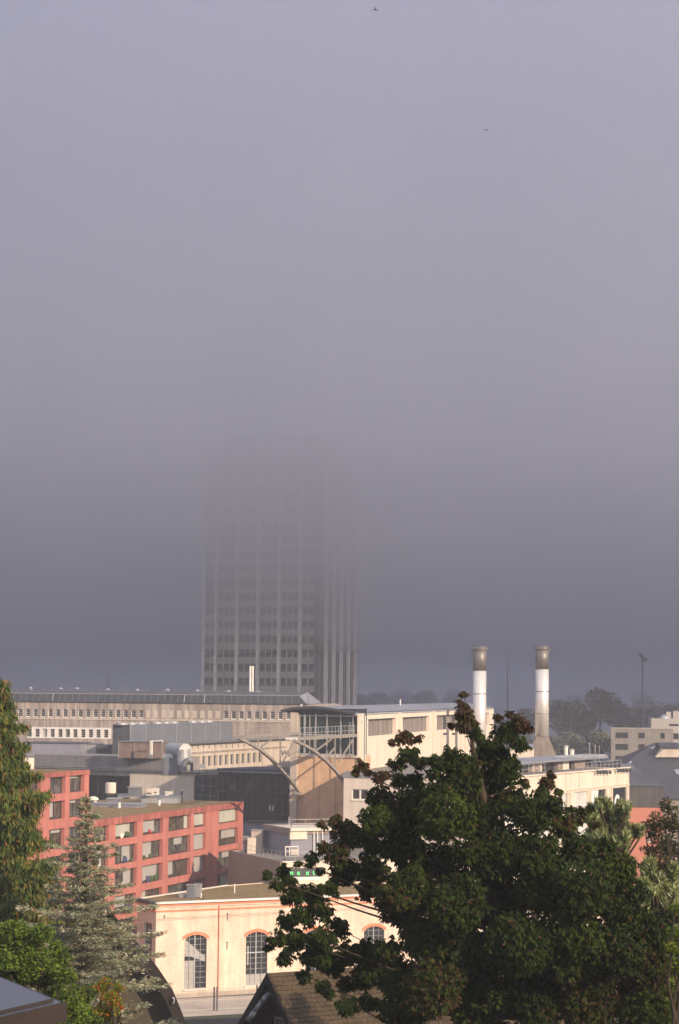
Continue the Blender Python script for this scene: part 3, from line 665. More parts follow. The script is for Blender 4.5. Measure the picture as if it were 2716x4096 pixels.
# ---------------------------------------------------------------- yellow brick workshop
def brick():
    F = Face(625, 3612, 238, 61.7); zt = F.zA; L_ = F.u(1720, 3600)
    S2 = Face(0, 0, 0, 153, pt=F.pt(0, 0)); uS = S2.u(549, 3598)
    t = thing('brick_workshop', F.pt(10, 0, -5), 'pale yellow brick workshop with arched windows and orange cornice bands', 'workshop')
    ws = []
    u0, u1 = F.u(737, 3850), F.u(826, 3850); zs, zc, z0 = F.z(781, 3757), F.z(781, 3738), F.z(781, 3955)
    uB0 = F.u(983, 3850); step = uB0-u0; wd = u1-u0
    for k in range(5): ws.append((u0+k*step, u0+k*step+wd, z0, zs))
    m_ = MB().use('brick_yellow'); rise = zc-zs
    holes = [(a, b, c, zs+rise) for a, b, c, d in ws]
    zpl = z0-.4; holewall(m_, F, 0, L_, zpl, zt-.02, holes, .01)
    n = 10
    for a, b, c, d in ws:      # flush brick filling above each segmental arch, and deep reveals
        for i in range(n):
            p = lambda i: (a+(b-a)*i/n, zs+rise*math.sin(math.pi*i/n)**.8)
            (ua, za), (ub, zb_) = p(i), p(i+1)
            m_.poly([F.pt(ua, za), F.pt(ub, zb_), F.pt(ub, zs+rise), F.pt(ua, zs+rise)]); m_.poly([F.pt(ua, za), F.pt(ua, za, -.3), F.pt(ub, zb_, -.3), F.pt(ub, zb_)])
        m_.poly([F.pt(a, c), F.pt(a, c, -.3), F.pt(a, zs, -.3), F.pt(a, zs)]); m_.poly([F.pt(b, c, -.3), F.pt(b, c), F.pt(b, zs), F.pt(b, zs, -.3)]); m_.poly([F.pt(a, c), F.pt(b, c), F.pt(b, c, -.3), F.pt(a, c, -.3)])
    m_.build('front_wall', t)
    # side wall with a tall narrow window
    hs = (S2.u(577, 3760), S2.u(607, 3760), S2.z(590, 3835), S2.z(590, 3690))
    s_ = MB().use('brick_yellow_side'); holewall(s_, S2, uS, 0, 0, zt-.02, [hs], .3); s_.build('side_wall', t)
    window(S2, *hs, t, 2, 5, .2, frame='steel_light', bar=.06, sill='plaster_white')
    # back edges and mossy roof
    A, B, C_, D_, E_ = F.pt(0, 0), F.pt(L_, 0), F.pt(L_, 0, -22), onz(910, 3541, zt), S2.pt(uS, 0)
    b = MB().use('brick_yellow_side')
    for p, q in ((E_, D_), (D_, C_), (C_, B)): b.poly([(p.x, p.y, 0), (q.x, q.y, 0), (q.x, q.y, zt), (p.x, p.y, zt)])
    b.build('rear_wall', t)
    r = MB().use('roof_moss'); r.poly([(p.x, p.y, zt-.1) for p in (A, B, C_, D_, E_)]); r.build('roof', t)
    k = MB().use('plaster_white'); k.bar(Vector((E_.x, E_.y, zt+.0)), Vector((D_.x, D_.y, zt+.0)), .3, .12); k.build('rear_coping', t)
    k = MB().use('white_paint'); k.fbox(F, -.12, L_, zt-.1, zt+.08, -.3, .34); k.build('coping', t)
    k = MB().use('steel_dark'); k.fbox(S2, uS, -.05, zt-.24, zt+.09, -.35, .3); k.build('side_coping', t)
    def zf(y): return F.z(625, y)
    for ya, yb, m2, d in ((3620, 3627, 'brick_orange', .22), (3643, 3648.5, 'brick_orange', .12), (3627.5, 3632, 'plaster_white', .16)):
        k = MB().use(m2); k.fbox(F, 0, L_, zf(yb), zf(ya), 0, d); k.fbox(S2, uS, 0, zf(yb), zf(ya), 0, d-.003); k.build('cornice_band', t)
    pl = MB().use('concrete_tower'); mat('plinth', (.42, .34, .27), .95, var=.2, streak=.15); pl = MB().use('plinth'); pl.fbox(F, -.05, L_, 0, zpl, -.3, .06); pl.build('plinth', t)
    for i, (a, b_, c, d) in enumerate(ws):
        k = MB().use('brick_orange')
        for j in range(n):
            f = lambda j, o_: F.pt(a-.22+(b_-a+.44)*j/n, zs-.05+(rise+.02)*math.sin(math.pi*j/n)**.8+o_, .0)
            p0, p1, p2, p3 = f(j, 0), f(j+1, 0), f(j+1, .34), f(j, .34); e = F.n*.05
            k.box8([p0+e, p1+e, p1-F.n*.02, p0-F.n*.02, p3+e, p2+e, p2-F.n*.02, p3-F.n*.02])
        k.build('brick_arch', t)
        w_ = MB().use('steel_light'); nb, nr = 4, 9
        hgt = zs+rise*.93-c
        for j in range(nb+1):
            u = a+(b_-a)*j/nb; wd_ = .05 if j == 2 else .014; zz = zs+rise*math.sin(math.pi*j/nb)**.8 if 0 < j < nb else zs
            w_.fbox(F, u-wd_, u+wd_, c, zz, -.26, -.18)
        for j in range(nr+1):
            z = c+(zs-c)*j/nr; w_.fbox(F, a, b_, z-(.05 if j in (0, 6) else .013), z+(.05 if j in (0, 6) else .013), -.25, -.19)
        w2 = w_.build('window', t)
        g = MB().use('glass_dark'); g.fbox(F, a-.02, b_+.02, c-.02, zs+rise, -.36, -.29); g.build('pane', w2)
        k = MB().use('blind_grey'); 
        if i == 0: k.fbox(F, a+.02, a+(b_-a)*.5, c+.03, c+hgt*.52, -.285, -.265); k.box8([F.pt(a+.02, zs-1.5, -.285), F.pt(b_-.02, zs-2.4, -.285), F.pt(b_-.02, zs-2.4, -.27), F.pt(a+.02, zs-1.5, -.27), F.pt(a+.02, zs+rise*.3, -.285), F.pt(b_-.02, zs-1.9, -.285), F.pt(b_-.02, zs-1.9, -.27), F.pt(a+.02, zs+rise*.3, -.27)]); k.build('blind', w2)
        else: k.fbox(F, a+.02, b_-.02, c+.03, c+hgt*.2, -.285, -.265); k.fbox(F, a+.3, a+.45, c+hgt*.38, zs-1.0, -.285, -.265); k.build('blind', w2)
        sl = MB().use('plaster_white'); sl.fbox(F, a-.15, b_+.15, c-.2, c-.005, 0, .12); sl.build('window_sill', t)
    u = F.u(873, 3800); dp = MB().use('brick_orange'); dp.tube(F.pt(u, 0, .12), F.pt(u, zt-.1, .12), .05, 8); dp.build('downpipe', t)
    for x, y0, y1 in ((909, 3652, 3682), (908, 3768, 3798), (657, 3661, 3674)):
        u = F.u(x, y0); k = MB().use('steel_dark'); k.fbox(F, u-.04, u+.04, F.z(x, y1), F.z(x, y0), 0, .06); k.fbox(F, u-.1, u+.1, F.z(x, y0)-.08, F.z(x, y0), 0, .05); k.build('wall_anchor', t)
    cb = MB().use('steel_dark')
    for y in (3671, 3676): cb.bar(F.pt(0, F.z(625, y), .5), F.pt(L_, F.z(625, y)+.25, .5), .02)
    cb.build('cable', t)
    zr = zt-.08
    def rb(name, x0, x1, yb, h, D2, m, lb, cat, ang=100):
        p = onz(x0, yb, zr); B_ = Face(0, 0, 0, ang, pt=p); l_ = B_.u(x1, yb); o = thing(name, B_.pt(l_/2, zr, -D2/2), lb, cat); k = MB().use(m); k.fbox(B_, 0, l_, zr, zr+h, -D2, 0); k.build('casing', o)
        k = MB().use('steel_light'); k.fbox(B_, -.08, l_+.08, zr+h+.002, zr+h+.08, -D2-.08, .08); k.build('lid', o)
    rb('roof_exhaust', 746, 776, 3592, 1.35, .5, 'steel_grey', 'tall narrow grey exhaust box on the mossy brick workshop roof', 'exhaust')
    rb('roof_cabinet', 778, 802, 3588, 1.3, .6, 'steel_light', 'tall pale cabinet right of the narrow exhaust box', 'cabinet')
    rb('roof_box', 716, 752, 3590, .3, .9, 'steel_light', 'low white box left of the narrow exhaust box', 'box')
    for x, y, h, lb in ((938, 3572, .8, 'tall white vent pipe with a round cap on the mossy roof'), (804, 3592, .3, 'short white pipe stub at the right foot of the tall pale cabinet')):
        p = onz(x, y, zr); o = thing('vent_pipe', p, lb, 'vent pipe'); k = MB().use('white_paint'); k.tube(p, p+Vector((0, 0, h)), .07, 8); k.build('pipe', o); k = MB().use('white_paint'); k.lathe(p+Vector((0, 0, h)), [(.1, 0), (.13, .08), (.06, .18)], 10); k.build('cap', o)
    # wire fence along the yard
    G = Face(0, 0, 0, 66, pt=F.pt(-6, 0, 9.5)); fn = thing('wire_fence', G.pt(0, 0), 'tall wire mesh fence with dark posts before the yellow brick workshop', 'fence')
    Lf = 46; k = MB().use('steel_dark'); u = 0
    k = MB().use('steel_light')
    while u < Lf: k.fbox(G, u-.012, u+.012, .1, 2.15, -.01, .01); u += .2
    for z in (.15, 1.1, 2.1): k.fbox(G, 0, Lf, z-.02, z+.02, .012, .03)
    k.build('mesh', fn)
    up = G.u(856, 4040)
    for q in range(-4, 9):
        u = up+q*4.6
        if 0 < u < Lf: k = MB().use('steel_dark'); k.fbox(G, u-.07, u+.07, 0, 2.35, -.07, .07); k.build('post', fn)
    k = MB().use('steel_dark'); k.fbox(G, up+.25, up+.37, 0, 2.35, -.07, .07); k.build('post', fn)
    yd = MB().use('gravel_yard'); yd.poly([G.pt(-12, .02, 3), G.pt(60, .02, 3), G.pt(60, .02, -9.4), G.pt(-12, .02, -9.4)]); tag(yd.build('yard'), kind='structure')
brick()
# ---------------------------------------------------------------- block with the green neon sign
def signblock():
    S2 = Face(1121, 3445, 262, 158); zt = S2.zA; uS = S2.u(914, 3401); F = Face(0, 0, 0, 68, pt=S2.pt(0, 0)); L_ = F.u(1745, 3440)
    t = thing('neon_sign_block', F.pt(8, 0, -5), 'low block with a shaded tan side, a white front and a green neon sign', 'building')
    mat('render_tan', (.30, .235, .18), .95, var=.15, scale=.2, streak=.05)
    h = (F.u(1151, 3490), F.u(1290, 3490), F.z(1200, 3508), F.z(1200, 3472)); h2 = (F.u(1330, 3490), F.u(1560, 3490), h[2], h[3])
    m_ = MB().use('plaster_bright'); holewall(m_, F, 0, L_, 0, zt, [h, h2], .35); m_.build('front_wall', t)
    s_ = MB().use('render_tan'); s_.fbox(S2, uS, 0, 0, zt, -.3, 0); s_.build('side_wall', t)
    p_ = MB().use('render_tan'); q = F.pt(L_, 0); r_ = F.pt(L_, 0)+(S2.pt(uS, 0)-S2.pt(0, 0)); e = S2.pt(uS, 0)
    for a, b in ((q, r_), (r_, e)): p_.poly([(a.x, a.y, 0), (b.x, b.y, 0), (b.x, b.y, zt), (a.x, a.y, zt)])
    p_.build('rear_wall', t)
    r = MB().use('roof_gravel'); r.poly([(a.x, a.y, zt-.12) for a in (S2.pt(0, 0), q, r_, e)]); r.build('roof', t)
    for hh in (h, h2): window(F, *hh, t, 3, 1, .3, frame='white_paint', bar=.06)
    mat('neon_green', (.1, .6, .15), .5, emit=(.12, 1.0, .22, .9))
    mat('sign_white', (.75, .75, .72), .5)
    sg = thing('neon_sign', F.pt(h[0]+1, h[2]), 'green neon lettering over a dark panel with a white strip below', 'sign')
    k = MB().use('steel_dark'); zz = h[2]+.25; k.fbox(F, h[0]+.1, h[1]-.1, h[2]+.02, h[3]-.02, -.1, -.04); k.build('panel', sg)
    for ch, x in (('n', 1160), ('e', 1187), ('x', 1223), ('t', 1250)):
        text_on(F, ch, F.u(x, 3500), F.z(x, 3500), .82, 'neon_green', sg, 'neon_letter', d=.03, ext=.02)
    k = MB().use('sign_white'); k.fbox(F, h[0]+.3, h[1]-.3, h[2]-.32, h[2]-.03, .01, .05); k.build('strip', sg)
    text_on(F, 'DIGITAL', F.u(1161, 3510), h[2]-.27, .28, 'steel_dark', sg, 'lettering', d=.07, ext=.005)
    # penthouse on the roof
    z0 = zt-.1
    Q = Face(1158, 3314, 272, 158); zp = Q.zA; uq = Q.u(1048, 3300); Qf = Face(0, 0, 0, 68, pt=Q.pt(0, 0)); Lq = Qf.u(1330, 3316)
    ph = thing('roof_penthouse', Q.pt(uq/2, z0), 'grey violet walled penthouse under a thick concrete slab on the neon sign block', 'penthouse')
    k = MB().use('bluegrey'); k.fbox(Q, uq+.3, -.2, z0, zp-.7, -7.5, -.25); k.build('wall', ph)
    mat('concrete_brown', (.27, .215, .18), .9, var=.2, streak=.15)
    k = MB().use('concrete_brown'); k.fbox(Q, uq, 0, zp-.68, zp, -8.5, 0); k.build('slab', ph)
    k = MB().use('plaster_white'); k.fbox(Qf, .05, Lq, zp-.3, zp+.04, -6, .3); k.build('slab_edge', ph)
    k = MB().use('plaster_bright'); k.fbox(Qf, .1, Qf.u(1228, 3330), zp-1.3, zp-.32, -.4, .05); k.build('white_panel', ph)
    k = MB().use('steel_grey'); k.fbox(Qf, Qf.u(1228, 3330)+.02, Lq-.3, z0, zp-.32, -5, -.3); k.build('recess_wall', ph)
    for x in (1256, 1270, 1290): u = Qf.u(x, 3335); k = MB().use('white_paint'); k.fbox(Qf, u-.05, u+.05, z0, zp-.32, -.1, .02); k.build('post', ph)
    rl = MB().use('steel_light'); railing(rl, [Q.pt(Q.u(1092, 3300), zp+.05, -2), Q.pt(-.1, zp+.05, -.3), Qf.pt(Lq, zp+.05, .1)], 1.0, 1.4, .03, 1); rl.build('railing', ph)
    rl2 = thing('roof_railing', S2.pt(uS/2, zt), 'galvanised railing along the shaded side of the neon sign block roof', 'railing')
    rl = MB().use('steel_light'); railing(rl, [S2.pt(S2.u(942, 3403), zt, -.5), S2.pt(0, zt, -.5), F.pt(6.2, zt, -.6)], 1.0, 1.3, .026, 1); rl.build('bars', rl2)
    def rb(name, x0, x1, yt, h_, Y, D2, m, lb, cat, cap=True):
        B = Face(x0, yt, Y, 100); l_ = B.u(x1, yt); o = thing(name, B.pt(l_/2, z0, -D2/2), lb, cat); k = MB().use(m); k.fbox(B, 0, l_, z0, B.zA, -D2, 0); k.build('casing', o)
        if cap: k = MB().use('steel_light'); k.fbox(B, -.1, l_+.1, B.zA+.002, B.zA+.09, -D2-.1, .1); k.build('lid', o)
    rb('chimney_block', 971, 988, 3349, 1.8, 276, .8, 'concrete_brown', 'brown chimney block with a white cap at the left of the neon sign roof', 'chimney')
    rb('white_cabinet', 990, 1019, 3352, 1.2, 275, .8, 'plaster_bright', 'bright white cabinet beside the brown chimney block', 'cabinet', False)
    rb('stair_housing', 1005, 1050, 3322, 1.9, 279, 1.5, 'plaster_cream', 'tan stair housing left of the violet penthouse', 'stair housing')
    o = thing('pipe_frame', P(1148, 3420, 264), 'white pipe frame at the front corner of the neon sign roof', 'frame'); k = MB().use('white_paint')
    for x in (1142, 1158, 1192): k.tube(P(x, 3388, 264), P(x, 3424, 264), .06, 8)
    k.tube(P(1140, 3388, 264), P(1194, 3386, 264), .08, 8); k.tube(P(1140, 3404, 264), P(1194, 3403, 264), .05, 8); k.build('pipes', o)
    k = MB().use('plaster_white'); B = Face(1166, 3398, 265, 90); k.fbox(B, 0, .8, B.zA-.6, B.zA, -.5, 0); k.build('box', o)
    g = thing('grey_shed', P(1030, 3350, 310), 'low blue grey shed between the pink block and the brick hall', 'shed')
    B = Face(970, 3290, 312, 120); k = MB().use('bluegrey'); k.fbox(B, 0, B.u(1165, 3290), 0, B.zA, -5, 0); k.build('wall', g)
    k = MB().use('steel_dark'); k.fbox(B, 0, B.u(1165, 3290), B.zA+.003, B.zA+.15, -5.1, .1); k.build('roof', g)
signblock()
# ---------------------------------------------------------------- stacks and poster hall
def stacks():
    mat('stack_bright', (.70, .67, .63), .4, metal=.45, var=.08, scale=.4, streak=.06); mat('stack_dark', (.19, .175, .16), .5, metal=.5, var=.15, streak=.12)
    spec = [(1917, 2585, 3060, 1917, 2683, (2775,), 'left of the two silver boiler chimneys, its foot hidden behind the tree'),
            (2168, 2583, 2945, 2168, 2677, (2766, 2855), 'right of the two silver boiler chimneys, standing on a tapered concrete base')]
    for x, yt, yb, xb, yd, rings, lb in spec:
        Y = 364; p = P(x, yb, Y); zt = P(x, yt, Y).z; zd = P(x, yd, Y).z; r = 1.07
        t = thing('boiler_chimney', p, lb, 'chimney', 'silver boiler chimneys')
        k = MB().use('stack_bright'); k.tube(p, (p.x, p.y, zd), r, 40); o = k.build('shaft', t, smooth=True)
        k = MB().use('stack_dark'); k.tube((p.x, p.y, zd), (p.x, p.y, zt-.15), r+.02, 40); k.build('sooty_top', t, smooth=True)
        k = MB().use('stack_dark'); k.lathe((p.x, p.y, zt-.65), [(r, 0), (r+.25, .1), (r+.25, .3), (r-.05, .42), (r-.05, .62), (r-.2, .62), (r-.2, .2)], 40); k.build('rim', t)
        for a in range(8):
            q = math.pi*a/4; k = MB().use('stack_dark'); k.tube((p.x+(r+.28)*math.cos(q), p.y+(r+.28)*math.sin(q), zt-.5), (p.x+(r+.28)*math.cos(q), p.y+(r+.28)*math.sin(q), zt-.2), .05, 6); k.build('lug', t)
        for y in rings:
            z = P(x, y, Y).z; k = MB().use('stack_dark'); k.tube((p.x, p.y, z-.05), (p.x, p.y, z+.05), r+.05, 40); k.build('ring', t)
    # tapered concrete foot of the right stack
    Y = 364; z1 = P(2168, 2946, Y).z; z0 = P(2168, 3030, Y).z; c = P(2168, 2946, Y)
    mat('foot_concrete', (.22, .19, .16), .95, var=.25, scale=.8, streak=.15)
    t = thing('concrete_pedestal', (c.x, c.y, z0), 'tapered grey concrete foot under the right silver chimney', 'chimney base')
    k = MB().use('foot_concrete'); a, b = 1.25, 1.55
    k.box8([(c.x-1.5, c.y-a, z0), (c.x+2.3, c.y-a, z0), (c.x+2.3, c.y+a, z0), (c.x-1.5, c.y+a, z0), (c.x-1.1, c.y-a*.8, z1), (c.x+.95, c.y-a*.8, z1), (c.x+.95, c.y+a*.8, z1), (c.x-1.1, c.y+a*.8, z1)]); k.build('block', t)
    k = MB().use('foot_concrete'); k.box((c.x-1.55, c.y-1.6, z0), (1.9, 0, 0), (0, .5, 0), (0, 0, 2.6)); k.build('buttress', t)
stacks()
def posterhall():
    F0 = Face(2517, 3072, 330, 26); zt = F0.zA; uL = F0.u(1900, 3160); F = Face(0, 0, 0, 26, pt=F0.pt(0, 0))
    print('POSTER', proj(F.pt(F.u(2050, 3111), zt)))
    t = thing('poster_hall', F.pt(uL/2, 0, -8), 'long cream industrial hall with roof railings and posters in its last bays', 'hall')
    zo1, zo0 = F.z(2479, 3150), F.z(2479, 3330)
    zw = F.z(2330, 3155)
    ops = [(F.u(2366, 3200), F.u(2426, 3200), zo0, zo1), (F.u(2452, 3200), F.u(2507, 3200), zo0, zo1), (F.u(2298, 3200), F.u(2352, 3200), zo0, zo1)]
    x = 2298-68
    k_ = 0
    while F.u(x, 3200) > uL+4 and k_ < 9:
        ops.append((F.u(x, 3200), F.u(x+52, 3200), zo0, zo1)); x -= 68+k_*1.2; k_ += 1
    m_ = MB().use('plaster_bright'); holewall(m_, F, uL, 0, 0, zt, ops, .4)
    Fl = Face(0, 0, 0, 26, pt=F.pt(uL, 0)); body(m_, Fl, -uL, 7.5, 0, zt, front=False); m_.build('wall', t)
    r = MB().use('roof_gravel'); r.poly(rooftop(Fl, -uL, 7.5, zt-.1)); r.build('roof', t)
    k = MB().use('plaster_white'); k.fbox(F, uL, .1, zt+.002, zt+.16, -.4, .22); k.build('coping', t)
    zb = F.z(2479, 3140); k = MB().use('brick_yellow_side'); k.fbox(F, uL, 0, zb-.08, zb+.08, 0, .12); k.build('string_course', t)
    for x in (2356, 2362, 2440, 2446, 2511, 2270): u = F.u(x, 3200); k = MB().use('brick_yellow_side'); k.fbox(F, u-.16, u+.16, 0, zb-.08, 0, .1); k.build('pilaster', t)
    jn = MB().use('plinth')
    for i in range(14): u = -.2-i*5.2; jn.fbox(F, u-.05, u+.05, zb+.08, zt, 0, .02)
    jn.build('panel_joint', t)
    mat('pane_white', (.55, .55, .53), .6)
    for i, h in enumerate(ops):
        if i < 2: window(F, *h, t, 1, 1, .35, frame='steel_dark', glass='glass_black')
        else: window(F, *h, t, 4, 5, .25, frame='white_paint', glass='pane_white', bar=.08)
    # posters: flat sheets in the two last bays
    a, b, c, d = ops[0]; p = thing('banner', F.pt((a+b)/2, c), 'white banner with a dark spire beside the black opening', 'banner')
    um = a+(b-a)*.52; k = MB().use('sign_white'); k.fbox(F, a+.05, um, c, d-.05, -.18, -.15); k.build('sheet', p)
    k = MB().use('bluegrey'); ux = a+(um-a)*.55; w0 = (um-a)*.28
    zt_ = d-.2; sh = [(ux, zt_), (ux+.12, zt_-1.0), (ux+w0*.6, zt_-1.8), (ux+w0, zt_-3), (ux+w0, c+.1), (ux-w0, c+.1), (ux-w0, zt_-3), (ux-w0*.6, zt_-1.8), (ux-.12, zt_-1.0)]
    k.poly([F.pt(u, z, -.145) for u, z in sh]); k.build('spire_print', p)
    a, b, c, d = ops[1]; p = thing('banner', F.pt((a+b)/2, c), 'black banner with a white helmeted figure in the last bay', 'banner')
    k = MB().use('glass_black'); k.fbox(F, a+.05, b-.05, c, d-.05, -.18, -.15); k.build('sheet', p)
    um = (a+b)/2; W_ = b-a; k = MB().use('sign_white'); zz = F.z(2480, 3178)
    pts = [(um-W_*.12+W_*.2*math.cos(q), zz-.9+.95*math.sin(q)) for q in np.linspace(0, math.pi, 9)]
    pts += [(um-W_*.36, zz-1.3), (um-W_*.38, zz-2.6), (um-W_*.42, c+.2), (um+W_*.28, c+.2), (um+W_*.34, zz-1.6), (um+W_*.2, zz-1.4)][:0]
    k.poly([F.pt(u, z, -.14) for u, z in pts+[(um-W_*.32, zz-1.5), (um+W_*.08, zz-1.5)]])
    k.poly([F.pt(u, z, -.141) for u, z in ((um-W_*.42, c+.2), (um+W_*.34, c+.2), (um+W_*.36, zz-1.5), (um+W_*.2, zz-1.35), (um-W_*.3, zz-1.7), (um-W_*.42, zz-2.5))]); k.build('figure_print', p)
    k = MB().use('glass_black'); k.poly([F.pt(um-W_*.1+W_*.11*math.cos(q), zz-1.0+.5*math.sin(q), -.13) for q in np.linspace(0, 2*math.pi, 12, endpoint=False)]); k.build('visor_print', p)
    # floodlights hung under the coping
    for i, x in enumerate((2378, 2389, 2401, 2413, 2427, 2459, 2471, 2483, 2495, 2508)):
        u = F.u(x, 3090); z = F.z(x, 3091 if x < 2440 else 3084); s_ = MB().use('steel_dark'); s_.bar(F.pt(u, z+.45, 0), F.pt(u, z+.35, .5), .06); s_.fbox(F, u-.22, u+.22, z-.15, z+.3, .35, .65); s_.build('wall_lamp', t)
    # penthouse, railing and things on the roof
    z0 = zt-.08; Q = Face(0, 0, 0, 26, pt=F.pt(0, 0, -6)); ua, ub = Q.u(2040, 3050), Q.u(2378, 3040); zr = Q.z(2067, 3047)
    ph = thing('roof_storey', Q.pt((ua+ub)/2, z0, -3), 'recessed roof storey with a wavy pale roof edge behind railings', 'roof storey')
    wl = MB().use('concrete_brown') ; u = ua
    us = [ua]+[Q.u(x, 3060) for x in (2078, 2130, 2136, 2162, 2168, 2232, 2252, 2276, 2300, 2342)]+[ub]
    ms = ['plaster_cream', 'glass_black', 'plaster_cream', 'concrete_brown', 'plaster_white', 'glass_black', 'concrete_brown', 'plaster_white', 'glass_black', 'concrete_brown', 'glass_black']
    for i in range(len(us)-1): wl.use(ms[i]); wl.fbox(Q, us[i]+.002, us[i+1]-.002, z0, zr-.3, -5, 0 if ms[i] != 'glass_black' else -.6)
    wl.build('wall', ph)
    k = MB().use('zinc_roof'); k.fbox(Q, ua-1, ub+3, zr-.28, zr, -6.5, 1.1); k.build('roof', ph)
    k = MB().use('steel_light')
    for i in range(16): u = ub-9+i*.8; p_ = Q.pt(u, zr+.02, .8); k.tube(p_, p_+Q.n*-3.5, .26, 8)
    k.build('wavy_canopy', ph)
    rl = thing('parapet_railing', F.pt(-10, zt), 'thin pale railing on the parapet left of the posters end', 'railing'); k = MB().use('steel_light'); railing(k, [F.pt(F.u(2347, 3080), zt+.15, -.5), F.pt(F.u(2498, 3070), zt+.15, -.5)], 1.05, 1.6, .03, 1); k.build('bars', rl)
    rl = thing('parapet_railing', F.pt(-40, zt), 'thin pale railing before the roof storey, right of the tree top', 'railing'); k = MB().use('steel_light'); railing(k, [F.pt(F.u(2068, 3100), zt+.15, -1.5), F.pt(F.u(2222, 3090), zt+.15, -1.5)], 1.25, 1.9, .03, 1); k.build('bars', rl)
    B = Face(2040, 2996, 352, 100); lb = B.u(2130, 2996); o = thing('vaulted_cabin', B.pt(lb/2, z0), 'white roof cabin with a barrel vault left of the chimney foot', 'cabin'); k = MB().use('plaster_bright'); k.fbox(B, 0, lb, z0, B.zA, -2.6, 0); k.build('wall', o)
    k = MB().use('zinc_roof')
    for i in range(8):
        q0, q1 = math.pi*i/8, math.pi*(i+1)/8; f = lambda q, u: B.pt(u, B.zA+.02+.75*math.sin(q), -1.3+1.35*math.cos(q)); k.poly([f(q0, 0), f(q0, lb), f(q1, lb), f(q1, 0)])
    for u in (0, lb): k.poly([B.pt(u, B.zA+.02+.75*math.sin(math.pi*i/8), -1.3+1.35*math.cos(math.pi*i/8)) for i in range(9)])
    k.build('vault', o)
    for x, y0, y1, w_, lb in ((2264, 2985, 3020, .32, 'taller white roof vent right of the chimney foot'), (2288, 3000, 3024, .36, 'shorter white roof vent, second right of the chimney foot'), (2358, 2976, 3006, .14, 'thin grey roof pipe, the tallest of the far pipes'), (2380, 2985, 3006, .1, 'thin grey roof pipe in the middle of the far pipes'), (2397, 2988, 3008, .08, 'thin grey roof pipe, last of the far pipes on the right')):
        a_, b_ = P(x, y1, 362), P(x, y0, 362); o = thing('roof_vent', (a_.x, a_.y, z0), lb, 'vent'); k = MB().use('white_paint' if w_ > .2 else 'steel_grey'); k.tube((a_.x, a_.y, z0), (a_.x, a_.y, b_.z), w_, 10); k.build('pipe', o)
        k = MB().use('steel_light'); k.lathe((a_.x, a_.y, b_.z), [(w_*1.25, 0), (w_*1.25, .1), (w_*.5, .2)], 10); k.build('cap', o)
    # salmon house with grey upper cladding
    mat('salmon_wall', (.50, .19, .125), .95, var=.08); mat('cladding', (.085, .078, .07), .8, streak=.2, fine=.05); mat('seam_roof', (.13, .125, .125), .6, metal=.3, streak=.12)
    G = Face(2470, 3144, 352, 92); Lg = G.u(2651, 3144); ze = G.zA; zm = G.z(2560, 3229)
    h = thing('salmon_house', G.pt(Lg/2, 0, -6), 'salmon walled house with dark cladding and a seamed metal roof', 'house')
    hs = (G.u(2588, 3330), G.u(2606, 3330), G.z(2600, 3368), G.z(2600, 3330))
    k = MB().use('salmon_wall'); holewall(k, G, 0, Lg, 0, zm, [hs], .2); body(k, G, Lg, 12, 0, zm, front=False); k.build('wall', h); window(G, *hs, h, 2, 1, .15)
    k = MB().use('cladding'); k.fbox(G, -.05, Lg+.05, zm, ze, -12, .1); k.build('cladding', h)
    k = MB().use('seam_roof'); zr2 = P(2545, 3057, 366).z; a_, b_, c_, d_ = G.pt(-.2, ze+.01, .3), G.pt(Lg+.2, ze+.01, .3), G.pt(Lg+.2, ze+.01, -24), G.pt(-.2, ze+.01, -24); r1, r2 = G.pt(G.u(2520, 3060), zr2, -13), G.pt(G.u(2550, 3060)+.2, zr2, -13)
    k.poly([a_, b_, r2, r1]); k.poly([b_, c_, r2]); k.poly([c_, d_, r1, r2]); k.poly([d_, a_, r1])
    k.build('roof', h)
    sm = MB().use('steel_grey')
    for i in range(22):
        f = i/21; u = -.2+(Lg+.4)*f; tu = (r1-r2).length; 
        uu = G.u(2520, 3060)+(G.u(2550, 3060)-G.u(2520, 3060))*f; sm.bar(G.pt(u, ze+.05, .3), G.pt(uu, zr2+.04, -13), .07, .06)
    sm.build('roof_seam', h)
    # large slate roof
    mat('slate', (.05, .052, .066), .75, var=.25, fine=.15)
    s = thing('slate_roofed_house', P(2700, 3190, 392), 'big house under a steep dark slate roof at the right edge', 'house')
    E0, E1 = P(2300, 3192, 384), P(2960, 3192, 384); R0, R1 = P(2616, 2971, 404), P(2960, 2976, 404); K0, K1 = Vector((E0.x, 424, E0.z)), Vector((E1.x, 424, E0.z)); E1.z = E0.z
    k = MB().use('slate'); k.poly([E0, E1, R1, R0]); k.poly([K0, E0, R0]); k.poly([K1, K0, R0, R1]); k.poly([E1, K1, R1]); k.build('roof', s)
    k = MB().use('plaster_shed'); k.prism([(E0.x+.5, E0.y+.6), (E1.x-.5, E1.y+.6), (K1.x-.5, K1.y-.6), (K0.x+.5, K0.y-.6)], 0, E0.z-.01); k.build('wall', s)
    def onroof(x, y, off=.06):     # point on the front slope
        n = (E1-E0).cross(R0-E0).normalized(); n = n if n.z > 0 else -n; d = ray(x, y); t_ = (E0+n*off-C0).dot(n)/d.dot(n); return C0+d*t_
    def sl(px, name, m, lb): 
        k = MB().use(m); q = [onroof(*p) for p in px]; k.poly(q); g_ = [onroof(p[0], p[1], .0) for p in px]
        for i in range(len(q)): j = (i+1) % len(q); k.poly([g_[i], g_[j], q[j], q[i]])
        k.build(name, s, lb)
    mat('skylight_glass', (.5, .56, .62), .15, metal=.6)
